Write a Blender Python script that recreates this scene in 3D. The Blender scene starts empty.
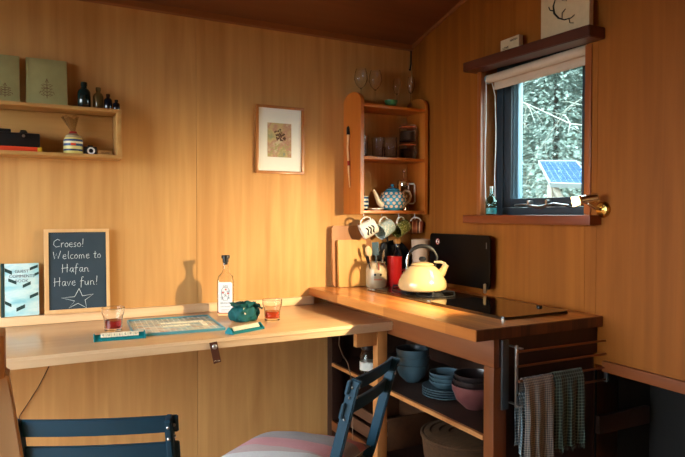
import bpy, bmesh, math, random
from mathutils import Vector, Matrix, Euler, noise
random.seed(7)
PI = math.pi
sc = bpy.context.scene
COL = sc.collection

# ------------------------------------------------------------------ materials
def new_mat(name):
    m = bpy.data.materials.new(name); m.use_nodes = True
    nt = m.node_tree
    return m, nt, nt.nodes['Principled BSDF']

def hexc(r, g, b):
    f = lambda v: (v/255/12.92) if v/255 <= .04045 else ((v/255+.055)/1.055)**2.4
    return (f(r), f(g), f(b), 1)

def plain(name, rgb, rough=.5, metal=0, coat=0, trans=0, ior=1.45, noise_amt=.08, nscale=40, bump=0, emit=None, estr=0):
    m, nt, b = new_mat(name)
    c = hexc(*rgb)
    b.inputs['Roughness'].default_value = rough
    b.inputs['Metallic'].default_value = metal
    b.inputs['Coat Weight'].default_value = coat
    b.inputs['Transmission Weight'].default_value = trans
    b.inputs['IOR'].default_value = ior
    if noise_amt and not trans:
        tc = nt.nodes.new('ShaderNodeTexCoord'); n = nt.nodes.new('ShaderNodeTexNoise')
        n.inputs['Scale'].default_value = nscale; n.inputs['Detail'].default_value = 4
        r = nt.nodes.new('ShaderNodeValToRGB')
        r.color_ramp.elements[0].position = .3; r.color_ramp.elements[1].position = .7
        k = 1-noise_amt*2
        r.color_ramp.elements[0].color = (c[0]*k, c[1]*k, c[2]*k, 1); r.color_ramp.elements[1].color = c
        nt.links.new(tc.outputs['Object'], n.inputs['Vector']); nt.links.new(n.outputs['Fac'], r.inputs['Fac'])
        nt.links.new(r.outputs['Color'], b.inputs['Base Color'])
        if bump:
            bp = nt.nodes.new('ShaderNodeBump'); bp.inputs['Strength'].default_value = bump; bp.inputs['Distance'].default_value = .004
            nt.links.new(n.outputs['Fac'], bp.inputs['Height']); nt.links.new(bp.outputs['Normal'], b.inputs['Normal'])
    else:
        b.inputs['Base Color'].default_value = c
    if emit:
        b.inputs['Emission Color'].default_value = hexc(*emit); b.inputs['Emission Strength'].default_value = estr
    return m

def wood(name, dark, light, axis='z', rough=.45, coat=0., scale=1., bump=.15, knots=False, stave=None, contrast=1.):
    """long-grained wood; axis = grain direction in object space; stave = (axis index, width) of glued strips"""
    m, nt, b = new_mat(name)
    L = nt.links.new
    tc = nt.nodes.new('ShaderNodeTexCoord')
    mp = nt.nodes.new('ShaderNodeMapping')
    s = {'x': (1.2, 26, 26), 'y': (26, 1.2, 26), 'z': (26, 26, 1.2)}[axis]
    mp.inputs['Scale'].default_value = tuple(v*scale for v in s)
    L(tc.outputs['Object'], mp.inputs['Vector'])
    n1 = nt.nodes.new('ShaderNodeTexNoise'); n1.inputs['Scale'].default_value = 1; n1.inputs['Detail'].default_value = 6; n1.inputs['Distortion'].default_value = .6
    L(mp.outputs['Vector'], n1.inputs['Vector'])
    mp2 = nt.nodes.new('ShaderNodeMapping')
    s2 = {'x': (.7, 4, 4), 'y': (4, .7, 4), 'z': (4, 4, .7)}[axis]
    mp2.inputs['Scale'].default_value = tuple(v*scale for v in s2)
    L(tc.outputs['Object'], mp2.inputs['Vector'])
    n2 = nt.nodes.new('ShaderNodeTexNoise'); n2.inputs['Scale'].default_value = 1; n2.inputs['Detail'].default_value = 4; n2.inputs['Distortion'].default_value = 1.2
    L(mp2.outputs['Vector'], n2.inputs['Vector'])
    mix = nt.nodes.new('ShaderNodeMath'); mix.operation = 'ADD'
    a1 = nt.nodes.new('ShaderNodeMath'); a1.operation = 'MULTIPLY'; a1.inputs[1].default_value = .55*contrast
    a2 = nt.nodes.new('ShaderNodeMath'); a2.operation = 'MULTIPLY_ADD'; a2.inputs[1].default_value = .6*contrast; a2.inputs[2].default_value = -.08+.575*(1-contrast)
    L(n1.outputs['Fac'], a1.inputs[0]); L(n2.outputs['Fac'], a2.inputs[0])
    L(a1.outputs[0], mix.inputs[0]); L(a2.outputs[0], mix.inputs[1])
    last = mix.outputs[0]
    if stave:
        sep = nt.nodes.new('ShaderNodeSeparateXYZ'); L(tc.outputs['Object'], sep.inputs[0])
        d = nt.nodes.new('ShaderNodeMath'); d.operation = 'DIVIDE'; d.inputs[1].default_value = stave[1]
        L(sep.outputs[stave[0]], d.inputs[0])
        fl = nt.nodes.new('ShaderNodeMath'); fl.operation = 'FLOOR'; L(d.outputs[0], fl.inputs[0])
        # long blocks within one strip
        ga = {'x': 0, 'y': 1, 'z': 2}[axis]
        of = nt.nodes.new('ShaderNodeMath'); of.operation = 'MULTIPLY'; of.inputs[1].default_value = .37; L(fl.outputs[0], of.inputs[0])
        ad = nt.nodes.new('ShaderNodeMath'); ad.operation = 'ADD'; L(sep.outputs[ga], ad.inputs[0]); L(of.outputs[0], ad.inputs[1])
        d2 = nt.nodes.new('ShaderNodeMath'); d2.operation = 'DIVIDE'; d2.inputs[1].default_value = .42; L(ad.outputs[0], d2.inputs[0])
        fl2 = nt.nodes.new('ShaderNodeMath'); fl2.operation = 'FLOOR'; L(d2.outputs[0], fl2.inputs[0])
        cb = nt.nodes.new('ShaderNodeCombineXYZ'); L(fl.outputs[0], cb.inputs[0]); L(fl2.outputs[0], cb.inputs[1])
        wn = nt.nodes.new('ShaderNodeTexWhiteNoise'); wn.noise_dimensions = '3D'; L(cb.outputs[0], wn.inputs['Vector'])
        ma = nt.nodes.new('ShaderNodeMath'); ma.operation = 'MULTIPLY_ADD'; ma.inputs[1].default_value = .42; ma.inputs[2].default_value = -.2
        L(wn.outputs['Value'], ma.inputs[0])
        sm = nt.nodes.new('ShaderNodeMath'); sm.operation = 'ADD'; L(last, sm.inputs[0]); L(ma.outputs[0], sm.inputs[1]); last = sm.outputs[0]
    if knots:
        v = nt.nodes.new('ShaderNodeTexVoronoi'); v.inputs['Scale'].default_value = 5*scale
        L(tc.outputs['Object'], v.inputs['Vector'])
        r = nt.nodes.new('ShaderNodeMapRange'); r.inputs['From Min'].default_value = .02; r.inputs['From Max'].default_value = .09
        r.inputs['To Min'].default_value = -.5; r.inputs['To Max'].default_value = 0
        L(v.outputs['Distance'], r.inputs['Value'])
        sm = nt.nodes.new('ShaderNodeMath'); sm.operation = 'ADD'; L(last, sm.inputs[0]); L(r.outputs[0], sm.inputs[1]); last = sm.outputs[0]
    cr = nt.nodes.new('ShaderNodeValToRGB')
    cr.color_ramp.elements[0].position = .28; cr.color_ramp.elements[1].position = .72
    cr.color_ramp.elements[0].color = hexc(*dark); cr.color_ramp.elements[1].color = hexc(*light)
    L(last, cr.inputs['Fac']); L(cr.outputs['Color'], b.inputs['Base Color'])
    b.inputs['Roughness'].default_value = rough
    b.inputs['Coat Weight'].default_value = coat; b.inputs['Coat Roughness'].default_value = .18
    if bump:
        bp = nt.nodes.new('ShaderNodeBump'); bp.inputs['Strength'].default_value = bump; bp.inputs['Distance'].default_value = .001
        L(n1.outputs['Fac'], bp.inputs['Height']); L(bp.outputs['Normal'], b.inputs['Normal'])
    return m

def glass(name, tint=(255, 255, 255), rough=0., ior=1.45):
    """clear glass that lets direct light through (thin-shell shadow)"""
    m, nt, b = new_mat(name)
    b.inputs['Base Color'].default_value = hexc(*tint); b.inputs['Roughness'].default_value = rough
    b.inputs['Transmission Weight'].default_value = 1; b.inputs['IOR'].default_value = ior
    return m

def pane_glass(name, tint=(240, 250, 248)):
    """window pane: mostly transparent with a fresnel reflection"""
    m = bpy.data.materials.new(name); m.use_nodes = True; nt = m.node_tree; nt.nodes.clear()
    o = nt.nodes.new('ShaderNodeOutputMaterial'); mx = nt.nodes.new('ShaderNodeMixShader')
    t = nt.nodes.new('ShaderNodeBsdfTransparent'); t.inputs[0].default_value = hexc(*tint)
    g = nt.nodes.new('ShaderNodeBsdfGlossy'); g.inputs['Roughness'].default_value = .01
    lw = nt.nodes.new('ShaderNodeLayerWeight'); lw.inputs[0].default_value = .5
    pw = nt.nodes.new('ShaderNodeMath'); pw.operation = 'POWER'; pw.inputs[1].default_value = 4
    f = nt.nodes.new('ShaderNodeMath'); f.operation = 'MULTIPLY_ADD'; f.inputs[1].default_value = .8; f.inputs[2].default_value = .035
    nt.links.new(lw.outputs['Facing'], pw.inputs[0]); nt.links.new(pw.outputs[0], f.inputs[0])
    nt.links.new(f.outputs[0], mx.inputs[0]); nt.links.new(t.outputs[0], mx.inputs[1]); nt.links.new(g.outputs[0], mx.inputs[2])
    nt.links.new(mx.outputs[0], o.inputs[0])
    return m

def check_mat(name, base, line, n=70, axes=(0, 2), w=.35, rough=.9):
    """woven checked cloth: light lines crossing in two object axes"""
    m, nt, b = new_mat(name); L = nt.links.new
    tc = nt.nodes.new('ShaderNodeTexCoord'); sep = nt.nodes.new('ShaderNodeSeparateXYZ'); L(tc.outputs['Object'], sep.inputs[0])
    outs = []
    for a in axes:
        k = nt.nodes.new('ShaderNodeMath'); k.operation = 'MULTIPLY'; k.inputs[1].default_value = n; L(sep.outputs[a], k.inputs[0])
        fr = nt.nodes.new('ShaderNodeMath'); fr.operation = 'FRACT'; L(k.outputs[0], fr.inputs[0])
        lt = nt.nodes.new('ShaderNodeMath'); lt.operation = 'LESS_THAN'; lt.inputs[1].default_value = w; L(fr.outputs[0], lt.inputs[0])
        outs.append(lt)
    ad = nt.nodes.new('ShaderNodeMath'); ad.operation = 'ADD'; L(outs[0].outputs[0], ad.inputs[0]); L(outs[1].outputs[0], ad.inputs[1])
    h = nt.nodes.new('ShaderNodeMath'); h.operation = 'MULTIPLY'; h.inputs[1].default_value = .5; L(ad.outputs[0], h.inputs[0])
    cr = nt.nodes.new('ShaderNodeValToRGB'); cr.color_ramp.elements[0].color = hexc(*base); cr.color_ramp.elements[1].color = hexc(*line)
    L(h.outputs[0], cr.inputs['Fac']); L(cr.outputs['Color'], b.inputs['Base Color'])
    b.inputs['Roughness'].default_value = rough; b.inputs['Sheen Weight'].default_value = .2
    return m

def bands_mat(name, axis, stops, scale=1., offset=0., rough=.5, coat=0., noise_amt=.0):
    """hard colour bands along an object axis, repeating every 1/scale; stops = [(pos, rgb)...]"""
    m, nt, b = new_mat(name); L = nt.links.new
    tc = nt.nodes.new('ShaderNodeTexCoord'); sep = nt.nodes.new('ShaderNodeSeparateXYZ'); L(tc.outputs['Object'], sep.inputs[0])
    k = nt.nodes.new('ShaderNodeMath'); k.operation = 'MULTIPLY_ADD'; k.inputs[1].default_value = scale; k.inputs[2].default_value = offset; L(sep.outputs[axis], k.inputs[0])
    fr = nt.nodes.new('ShaderNodeMath'); fr.operation = 'FRACT'; L(k.outputs[0], fr.inputs[0])
    cr = nt.nodes.new('ShaderNodeValToRGB'); cr.color_ramp.interpolation = 'CONSTANT'
    e = cr.color_ramp.elements
    e[0].position = stops[0][0]; e[0].color = hexc(*stops[0][1]); e[1].position = stops[1][0]; e[1].color = hexc(*stops[1][1])
    for p, c in stops[2:]:
        x = e.new(p); x.color = hexc(*c)
    L(fr.outputs[0], cr.inputs['Fac'])
    if noise_amt:
        n = nt.nodes.new('ShaderNodeTexNoise'); n.inputs['Scale'].default_value = 300; L(tc.outputs['Object'], n.inputs['Vector'])
        mx = nt.nodes.new('ShaderNodeMix'); mx.data_type = 'RGBA'; mx.blend_type = 'MULTIPLY'; mx.inputs[0].default_value = noise_amt
        L(cr.outputs['Color'], mx.inputs[6]); L(n.outputs['Fac'], mx.inputs[7]); L(mx.outputs[2], b.inputs['Base Color'])
    else:
        L(cr.outputs['Color'], b.inputs['Base Color'])
    b.inputs['Roughness'].default_value = rough; b.inputs['Coat Weight'].default_value = coat
    return m

def patch_mat(name, cols, scale=20, rough=.6, kind='voronoi', stretch=(1, 1, 1)):
    """blotches of several colours"""
    m, nt, b = new_mat(name); L = nt.links.new
    tc = nt.nodes.new('ShaderNodeTexCoord'); mp = nt.nodes.new('ShaderNodeMapping'); mp.inputs['Scale'].default_value = stretch; L(tc.outputs['Object'], mp.inputs[0])
    n = nt.nodes.new('ShaderNodeTexNoise' if kind == 'noise' else 'ShaderNodeTexVoronoi'); n.inputs['Scale'].default_value = scale
    L(mp.outputs[0], n.inputs['Vector'])
    cr = nt.nodes.new('ShaderNodeValToRGB'); cr.color_ramp.interpolation = 'LINEAR' if kind == 'noise' else 'CONSTANT'
    e = cr.color_ramp.elements; N = len(cols)
    lo, hi = (.3, .7) if kind == 'noise' else (0, 1)
    e[0].position = lo; e[0].color = hexc(*cols[0]); e[1].position = lo+(hi-lo)*(1/(N-1) if kind == 'noise' else 1/N); e[1].color = hexc(*cols[1])
    for i, c in enumerate(cols[2:], 2):
        x = e.new(lo+(hi-lo)*(i/(N-1) if kind == 'noise' else i/N)); x.color = hexc(*c)
    if kind == 'noise':
        n.inputs['Detail'].default_value = 5; L(n.outputs['Fac'], cr.inputs['Fac'])
    else:
        sp = nt.nodes.new('ShaderNodeSeparateColor'); L(n.outputs['Color'], sp.inputs[0]); L(sp.outputs[0], cr.inputs['Fac'])
    L(cr.outputs['Color'], b.inputs['Base Color']); b.inputs['Roughness'].default_value = rough
    return m

M = {}
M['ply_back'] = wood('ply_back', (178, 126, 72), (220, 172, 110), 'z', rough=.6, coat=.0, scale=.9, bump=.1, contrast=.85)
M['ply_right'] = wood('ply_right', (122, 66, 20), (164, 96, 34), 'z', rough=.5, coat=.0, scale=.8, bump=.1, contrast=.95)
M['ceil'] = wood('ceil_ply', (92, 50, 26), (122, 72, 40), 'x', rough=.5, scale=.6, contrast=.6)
for k_ in ('ply_back', 'ply_right'): M[k_].node_tree.nodes['Principled BSDF'].inputs['Specular IOR Level'].default_value = .2
M['floor'] = wood('floor_wood', (130, 94, 66), (168, 126, 92), 'x', rough=.5, stave=(1, .12))
M['cornice'] = wood('cornice_wood', (128, 76, 40), (160, 100, 56), 'x', rough=.5)
M['table'] = wood('table_ply', (196, 148, 104), (224, 184, 138), 'x', rough=.28, coat=.45, scale=.8, contrast=.7)
M['table_edge'] = wood('table_edge', (216, 176, 132), (238, 208, 168), 'x', rough=.45)
M['counter'] = wood('counter_staves', (148, 78, 30), (214, 138, 66), 'y', rough=.3, coat=.4, stave=(0, .042))
M['end_grain'] = wood('end_grain', (60, 32, 16), (104, 56, 28), 'z', rough=.6, stave=(0, .042), scale=2)
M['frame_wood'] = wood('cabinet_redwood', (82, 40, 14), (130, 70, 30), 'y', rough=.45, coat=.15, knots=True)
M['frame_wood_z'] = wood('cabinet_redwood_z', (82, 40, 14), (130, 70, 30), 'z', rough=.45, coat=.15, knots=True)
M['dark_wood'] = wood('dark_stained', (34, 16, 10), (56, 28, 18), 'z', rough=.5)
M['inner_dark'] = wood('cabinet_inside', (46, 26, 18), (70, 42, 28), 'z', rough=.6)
M['pine_shelf'] = wood('pine_shelf', (176, 128, 70), (206, 160, 98), 'x', rough=.45, knots=True)
M['pine_orange'] = wood('pine_orange', (174, 92, 28), (206, 120, 44), 'z', rough=.42, coat=.2, knots=True)
M['pine_orange_x'] = wood('pine_orange_x', (174, 92, 28), (206, 120, 44), 'x', rough=.42, coat=.2)
M['redwood'] = wood('window_redwood', (94, 34, 8), (132, 58, 18), 'y', rough=.4, coat=.05)
M['redwood_z'] = wood('window_redwood_z', (130, 64, 24), (166, 92, 40), 'z', rough=.4, coat=.3)
M['trim_orange'] = wood('trim_orange', (104, 50, 18), (138, 72, 28), 'y', rough=.5)
M['shelf_dark'] = wood('shelf_dark', (62, 24, 12), (88, 38, 20), 'y', rough=.45, coat=.2)
M['board_light'] = wood('board_light', (184, 124, 54), (212, 158, 82), 'z', rough=.5, knots=True)
M['board_dark'] = wood('board_dark', (140, 86, 40), (172, 112, 58), 'z', rough=.5)
M['post'] = wood('post_pine', (176, 112, 58), (206, 144, 84), 'z', rough=.5)
M['pale_wood'] = wood('pale_wood', (226, 180, 124), (250, 216, 166), 'z', rough=.5)
M['brown_wood'] = wood('brown_tread', (214, 146, 76), (234, 172, 104), 'x', rough=.5)
M['crate'] = wood('crate_wood', (70, 42, 26), (104, 66, 40), 'y', rough=.6)
M['frame_pine'] = wood('frame_pine', (206, 158, 104), (230, 188, 136), 'z', rough=.5)
M['pic_frame'] = wood('pic_frame', (160, 96, 44), (188, 122, 62), 'z', rough=.4, coat=.2)
M['white_card'] = plain('white_card', (238, 240, 232), .7, noise_amt=.01)
M['painting'] = patch_mat('painting_dabs', [(96, 120, 150), (150, 150, 110), (190, 170, 120), (176, 130, 110), (200, 186, 150), (140, 140, 90)], 14, kind='noise')
M['chalk'] = plain('chalk', (214, 226, 230), .9, noise_amt=.1)
M['slate'] = plain('slate', (44, 62, 76), .75, noise_amt=.08, nscale=12)
M['book_olive'] = plain('book_olive', (168, 160, 108), .6, noise_amt=.04)
M['gold'] = plain('brown_ink', (112, 74, 44), .5, noise_amt=0)
M['black'] = plain('black_plastic', (16, 17, 20), .4, noise_amt=.02)
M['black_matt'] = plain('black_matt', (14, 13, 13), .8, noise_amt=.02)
M['dgreen_glass'] = plain('dark_green_glass', (12, 34, 34), .12, coat=.5, noise_amt=0)
M['navy_glass'] = plain('navy_glass', (9, 14, 26), .12, coat=.5, noise_amt=0)
M['clear'] = glass('clear_glass')
M['thin_clear'] = pane_glass('thin_clear', (236, 240, 238))
M['pane'] = pane_glass('window_pane')
M['bag_film'] = pane_glass('bag_film', (226, 220, 208))
M['red'] = plain('red_cover', (226, 70, 34), .5, noise_amt=.03)
M['yellow'] = plain('yellow_spine', (224, 176, 40), .5, noise_amt=.03)
M['label_jar'] = bands_mat('jar_label', 2, [(0, (226, 206, 120)), (.18, (28, 44, 92)), (.3, (232, 218, 140)), (.5, (40, 70, 130)), (.66, (236, 226, 190)), (.8, (30, 60, 120)), (.93, (226, 206, 120))], scale=1/.066, rough=.4)
M['teal'] = plain('teal_plastic', (18, 122, 132), .35, noise_amt=.02)
M['light_teal'] = plain('light_teal', (84, 150, 164), .3, noise_amt=.02)
M['teal_cloth'] = plain('teal_cloth', (3, 90, 92), .75, noise_amt=.12, nscale=60, bump=.4)
M['tile'] = plain('letter_tile', (238, 228, 200), .4, noise_amt=.03)
M['ink'] = plain('black_ink', (20, 20, 24), .6, noise_amt=0)
M['board_print'] = patch_mat('board_print', [(176, 196, 196), (150, 182, 190), (206, 204, 186), (190, 150, 130), (140, 176, 188), (214, 210, 196)], 24, rough=.15, kind='voronoi', stretch=(1, 2.2, 1))
M['leather'] = plain('brown_leather', (84, 44, 26), .55, noise_amt=.1, bump=.2)
M['steel'] = plain('steel', (190, 190, 190), .28, metal=1, noise_amt=0)
M['chrome'] = plain('chrome', (225, 225, 225), .08, metal=1, noise_amt=0)
M['brass'] = plain('brass', (200, 160, 90), .2, metal=1, noise_amt=0)
M['dark_steel'] = plain('grey_steel', (96, 104, 110), .4, metal=.8, noise_amt=.02)
M['rail_rod'] = plain('copper_rod', (150, 104, 78), .3, metal=.9, noise_amt=.02)
M['hob_glass'] = plain('hob_glass', (6, 6, 8), .06, coat=.6, noise_amt=0)
M['lid_glass'] = plain('lid_glass', (8, 8, 9), .3, noise_amt=0)
M['lid_glass'].node_tree.nodes['Principled BSDF'].inputs['Specular IOR Level'].default_value = .08
M['hob_steel'] = plain('hob_steel', (120, 112, 104), .22, metal=1, noise_amt=.02)
M['iron'] = plain('cast_iron', (14, 14, 14), .6, noise_amt=.03)
M['cream'] = plain('cream_enamel', (198, 168, 120), .22, coat=.6, noise_amt=.02)
M['tan_ceramic'] = plain('tan_ceramic', (186, 158, 136), .45, noise_amt=.04)
M['stoneware'] = plain('stoneware', (180, 158, 124), .4, coat=.3, noise_amt=.05)
M['cork'] = plain('cork', (190, 136, 76), .8, noise_amt=.15, nscale=120)
M['red_plastic'] = plain('red_plastic', (158, 14, 14), .4, noise_amt=.03)
M['white_cer'] = plain('white_ceramic', (232, 230, 222), .2, coat=.5, noise_amt=.01)
M['pale_blue_cer'] = patch_mat('pale_blue_speckle', [(176, 200, 204), (186, 208, 210), (222, 226, 220), (160, 190, 198)], 130, rough=.3)
M['green_mug'] = patch_mat('green_leaf_pattern', [(96, 104, 40), (140, 146, 72), (60, 70, 30), (200, 196, 150), (112, 120, 50)], 220, rough=.3)
M['brown_mug'] = bands_mat('brown_banded_mug', 2, [(0, (150, 70, 40)), (.4, (214, 180, 140)), (.55, (96, 50, 30)), (.8, (190, 120, 70))], scale=26, rough=.3, coat=.4)
M['stripe_mug'] = bands_mat('blue_white_stripes', 2, [(0, (30, 78, 132)), (.5, (236, 234, 224))], scale=48, rough=.25, coat=.5)
M['teapot_blue'] = plain('teapot_blue', (70, 158, 196), .25, coat=.6, noise_amt=.02)
M['cream_glaze'] = plain('cream_glaze', (240, 228, 204), .25, coat=.5, noise_amt=.02)
M['pink_dot'] = plain('pink_cream_dot', (240, 214, 190), .3, coat=.4, noise_amt=.02)
M['green_bowl'] = plain('green_bowl', (66, 136, 74), .3, coat=.4, noise_amt=.05)
M['orange_seal'] = plain('orange_seal', (224, 104, 40), .5, noise_amt=0)
M['coffee'] = plain('dark_contents', (30, 22, 18), .8, noise_amt=.1, nscale=200)
M['blue_paint'] = plain('blue_paint', (3, 56, 78), .5, coat=.0, noise_amt=.03)
M['cush_white'] = plain('cushion_white', (206, 206, 208), .9, noise_amt=.05, nscale=200, bump=.2)
M['plaid'] = bands_mat('plaid_wool', 0, [(0, (222, 160, 166)), (.22, (176, 170, 172)), (.5, (218, 156, 162)), (.62, (160, 154, 160)), (.8, (206, 182, 182))], scale=2.6, offset=.15, rough=.95, noise_amt=.4)
M['towel_grey'] = check_mat('grey_check_cloth', (84, 90, 96), (176, 170, 160), 130)
M['towel_green'] = check_mat('green_check_cloth', (16, 40, 40), (104, 130, 122), 90, w=.3)
M['towel_blue'] = check_mat('blue_check_cloth', (70, 92, 104), (160, 176, 182), 95)
M['bluegrey_cer'] = plain('bluegrey_ceramic', (68, 92, 104), .3, coat=.4, noise_amt=.04)
M['pink_cer'] = plain('pink_ceramic', (122, 72, 72), .35, coat=.3, noise_amt=.04)
M['dark_cer'] = plain('dark_ceramic', (40, 34, 36), .3, coat=.4, noise_amt=.04)
M['frame_blue'] = plain('window_frame_paint', (42, 56, 68), .4, noise_amt=.02)
M['frame_pale'] = plain('lit_edge_and_cap_blue', (104, 140, 160), .35, noise_amt=.02)  # pale blue holds the light on the sash edge; blind cap shares it
M['blind'] = plain('blind_cloth', (196, 178, 160), .8, noise_amt=.03)
M['thin_aqua'] = pane_glass('thin_aqua', (214, 234, 232))
M['aqua_glass'] = glass('aqua_glass', (170, 226, 232))
M['aqua_liquid'] = plain('aqua_liquid', (120, 210, 220), .1, trans=.3, ior=1.33, noise_amt=0)
M['basket'] = wood('wicker', (74, 50, 30), (104, 72, 44), 'x', rough=.8, scale=6)
M['twine'] = plain('cord', (120, 96, 78), .8, noise_amt=0)
M['dark_cord'] = plain('dark_cord', (50, 36, 28), .8, noise_amt=0)
M['whisky'] = plain('red_drink', (170, 18, 8), .05, trans=.9, ior=1.34, noise_amt=0)
M['whisky2'] = plain('amber_drink', (216, 84, 32), .05, trans=.9, ior=1.34, noise_amt=0)
M['bottle_label'] = plain('bottle_label', (232, 236, 240), .5, noise_amt=.02)
M['bottle_glass'] = glass('bottle_glass', (248, 244, 236))
M['grey_ink'] = plain('grey_blue_ink', (86, 96, 116), .6, noise_amt=0)
M['red_ink'] = plain('red_ink', (206, 82, 56), .6, noise_amt=0)
M['book_blue'] = patch_mat('guest_book_cover', [(110, 188, 210), (160, 214, 226), (206, 232, 236), (134, 200, 218)], 9, kind='noise', rough=.5, stretch=(1, 1, 2.5))
M['book_green'] = plain('dark_green_print', (28, 60, 62), .5, noise_amt=0)
M['foliage'] = patch_mat('conifer_needles', [(58, 70, 64), (84, 98, 92), (118, 130, 126), (68, 82, 76)], 9, rough=.8, kind='noise')
M['foliage_dark'] = patch_mat('dark_needles', [(48, 62, 56), (72, 88, 82), (98, 114, 108), (58, 72, 66)], 9, rough=.8, kind='noise')
M['hill_green'] = patch_mat('hill_green', [(64, 78, 70), (84, 98, 90), (104, 120, 112), (72, 86, 78)], 2.2, rough=.9, kind='noise')
M['bark'] = plain('pale_bark', (124, 126, 118), .9, noise_amt=.15, nscale=20)
M['bark_dark'] = plain('dark_bark', (34, 30, 26), .9, noise_amt=.15)
M['grass'] = plain('winter_grass', (50, 58, 44), .95, noise_amt=.2, nscale=3)
M['solar_cell'] = plain('solar_cell', (44, 72, 108), .12, coat=.6, noise_amt=.03)
M['alu'] = plain('aluminium', (116, 122, 126), .35, metal=.4, noise_amt=.02)
M['timber'] = plain('grey_timber', (120, 112, 104), .8, noise_amt=.1)
M['ext'] = plain('exterior_cladding', (90, 78, 66), .8, noise_amt=.1)
M['white_plastic'] = plain('white_plastic', (226, 226, 222), .4, noise_amt=.01)
M['wood_block'] = plain('pale_block', (206, 182, 148), .6, noise_amt=.05)
M['bulb'] = plain('bulb_face', (255, 230, 170), .3, noise_amt=0, emit=(255, 214, 140), estr=9)
M['black_hose'] = plain('pipe_black', (20, 20, 20), .5, noise_amt=0)

# ------------------------------------------------------------------ mesh helpers
def to_bm(): return bmesh.new()

def bx(bm, x0, x1, y0, y1, z0, z1, bev=0., mi=0, mat=None, seg=2):
    """box with optional bevel; mat = extra transform"""
    r = bmesh.ops.create_cube(bm, size=1.)
    vs = r['verts']
    for v in vs:
        v.co = Vector(((v.co.x+.5)*(x1-x0)+x0, (v.co.y+.5)*(y1-y0)+y0, (v.co.z+.5)*(z1-z0)+z0))
    fs = list({f for v in vs for f in v.link_faces})
    if bev > 0:
        es = list({e for v in vs for e in v.link_edges})
        rb = bmesh.ops.bevel(bm, geom=es+vs, offset=bev, segments=seg, affect='EDGES', profile=.6)
        fs = list(set([f for f in fs if f.is_valid]) | set(rb['faces']))
        vs = list({v for f in fs for v in f.verts})
    for f in fs: f.material_index = mi
    if mat is not None:
        for v in vs: v.co = mat @ v.co
    return vs

def lathe(bm, prof, n=28, mi=0, mat=None, cap0=False, cap1=False, closed=False):
    """revolve [(r,z)...] around z; smooth"""
    rings = []
    for r, z in prof:
        if r < 1e-6:
            rings.append([bm.verts.new((0, 0, z))])
        else:
            rings.append([bm.verts.new((r*math.cos(2*PI*i/n), r*math.sin(2*PI*i/n), z)) for i in range(n)])
    fs = []
    seq = list(zip(rings, rings[1:])) + ([(rings[-1], rings[0])] if closed else [])
    for a, b in seq:
        for i in range(n):
            j = (i+1) % n
            if len(a) == 1 and len(b) == 1: continue
            if len(a) == 1: fs.append(bm.faces.new((a[0], b[j], b[i])))
            elif len(b) == 1: fs.append(bm.faces.new((a[i], a[j], b[0])))
            else: fs.append(bm.faces.new((a[i], a[j], b[j], b[i])))
    if cap0 and len(rings[0]) > 1: fs.append(bm.faces.new(list(reversed(rings[0]))))
    if cap1 and len(rings[-1]) > 1: fs.append(bm.faces.new(rings[-1]))
    for f in fs: f.smooth = True; f.material_index = mi
    if mat is not None:
        for rg in rings:
            for v in rg: v.co = mat @ v.co
    return fs

def tube(bm, pts, rad, n=8, mi=0, mat=None, caps=True, flat=1.):
    """tube along points; rad number or list; flat squashes one cross axis"""
    pts = [Vector(p) for p in pts]; N = len(pts)
    if isinstance(rad, (int, float)): rad = [rad]*N
    rings = []
    up = None
    for i, p in enumerate(pts):
        t = (pts[min(i+1, N-1)]-pts[max(i-1, 0)]).normalized()
        if up is None:
            up = Vector((0, 0, 1)) if abs(t.z) < .9 else Vector((1, 0, 0))
        u = (up-t*up.dot(t)).normalized(); w = t.cross(u); up = u
        rings.append([bm.verts.new(p+u*math.cos(2*PI*k/n)*rad[i]+w*math.sin(2*PI*k/n)*rad[i]*flat) for k in range(n)])
    fs = []
    for a, b in zip(rings, rings[1:]):
        for k in range(n):
            j = (k+1) % n
            fs.append(bm.faces.new((a[k], a[j], b[j], b[k])))
    if caps:
        fs.append(bm.faces.new(list(reversed(rings[0])))); fs.append(bm.faces.new(rings[-1]))
    for f in fs: f.smooth = True; f.material_index = mi
    if mat is not None:
        for rg in rings:
            for v in rg: v.co = mat @ v.co

def prism(bm, poly, d0, d1, axis='y', mi=0, mat=None):
    """extrude a 2D polygon between d0 and d1 along axis"""
    def P(u, v, d):
        return {'x': (d, u, v), 'y': (u, d, v), 'z': (u, v, d)}[axis]
    a = [bm.verts.new(P(u, v, d0)) for u, v in poly]; b = [bm.verts.new(P(u, v, d1)) for u, v in poly]
    fs = [bm.faces.new(a), bm.faces.new(list(reversed(b)))]
    n = len(a)
    for i in range(n):
        j = (i+1) % n
        fs.append(bm.faces.new((a[j], a[i], b[i], b[j])))
    for f in fs: f.material_index = mi
    if mat is not None:
        for v in a+b: v.co = mat @ v.co

def finish(bm, weld=False):
    bmesh.ops.recalc_face_normals(bm, faces=bm.faces[:])

def obj(name, bm, mats, parent=None, loc=None, rot=None, sharp=35):
    me = bpy.data.meshes.new(name)
    finish(bm); bm.to_mesh(me); bm.free()
    for m in (mats if isinstance(mats, (list, tuple)) else [mats]): me.materials.append(M[m] if isinstance(m, str) else m)
    o = bpy.data.objects.new(name, me); COL.objects.link(o)
    if parent: o.parent = parent
    if loc is not None: o.location = loc
    if rot is not None: o.rotation_euler = rot
    me.set_sharp_from_angle(angle=math.radians(sharp)) if hasattr(me, 'set_sharp_from_angle') else None
    return o

def tag(o, label, cat, group=None):
    o['label'] = label; o['category'] = cat
    if group: o['group'] = group
    return o

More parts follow.
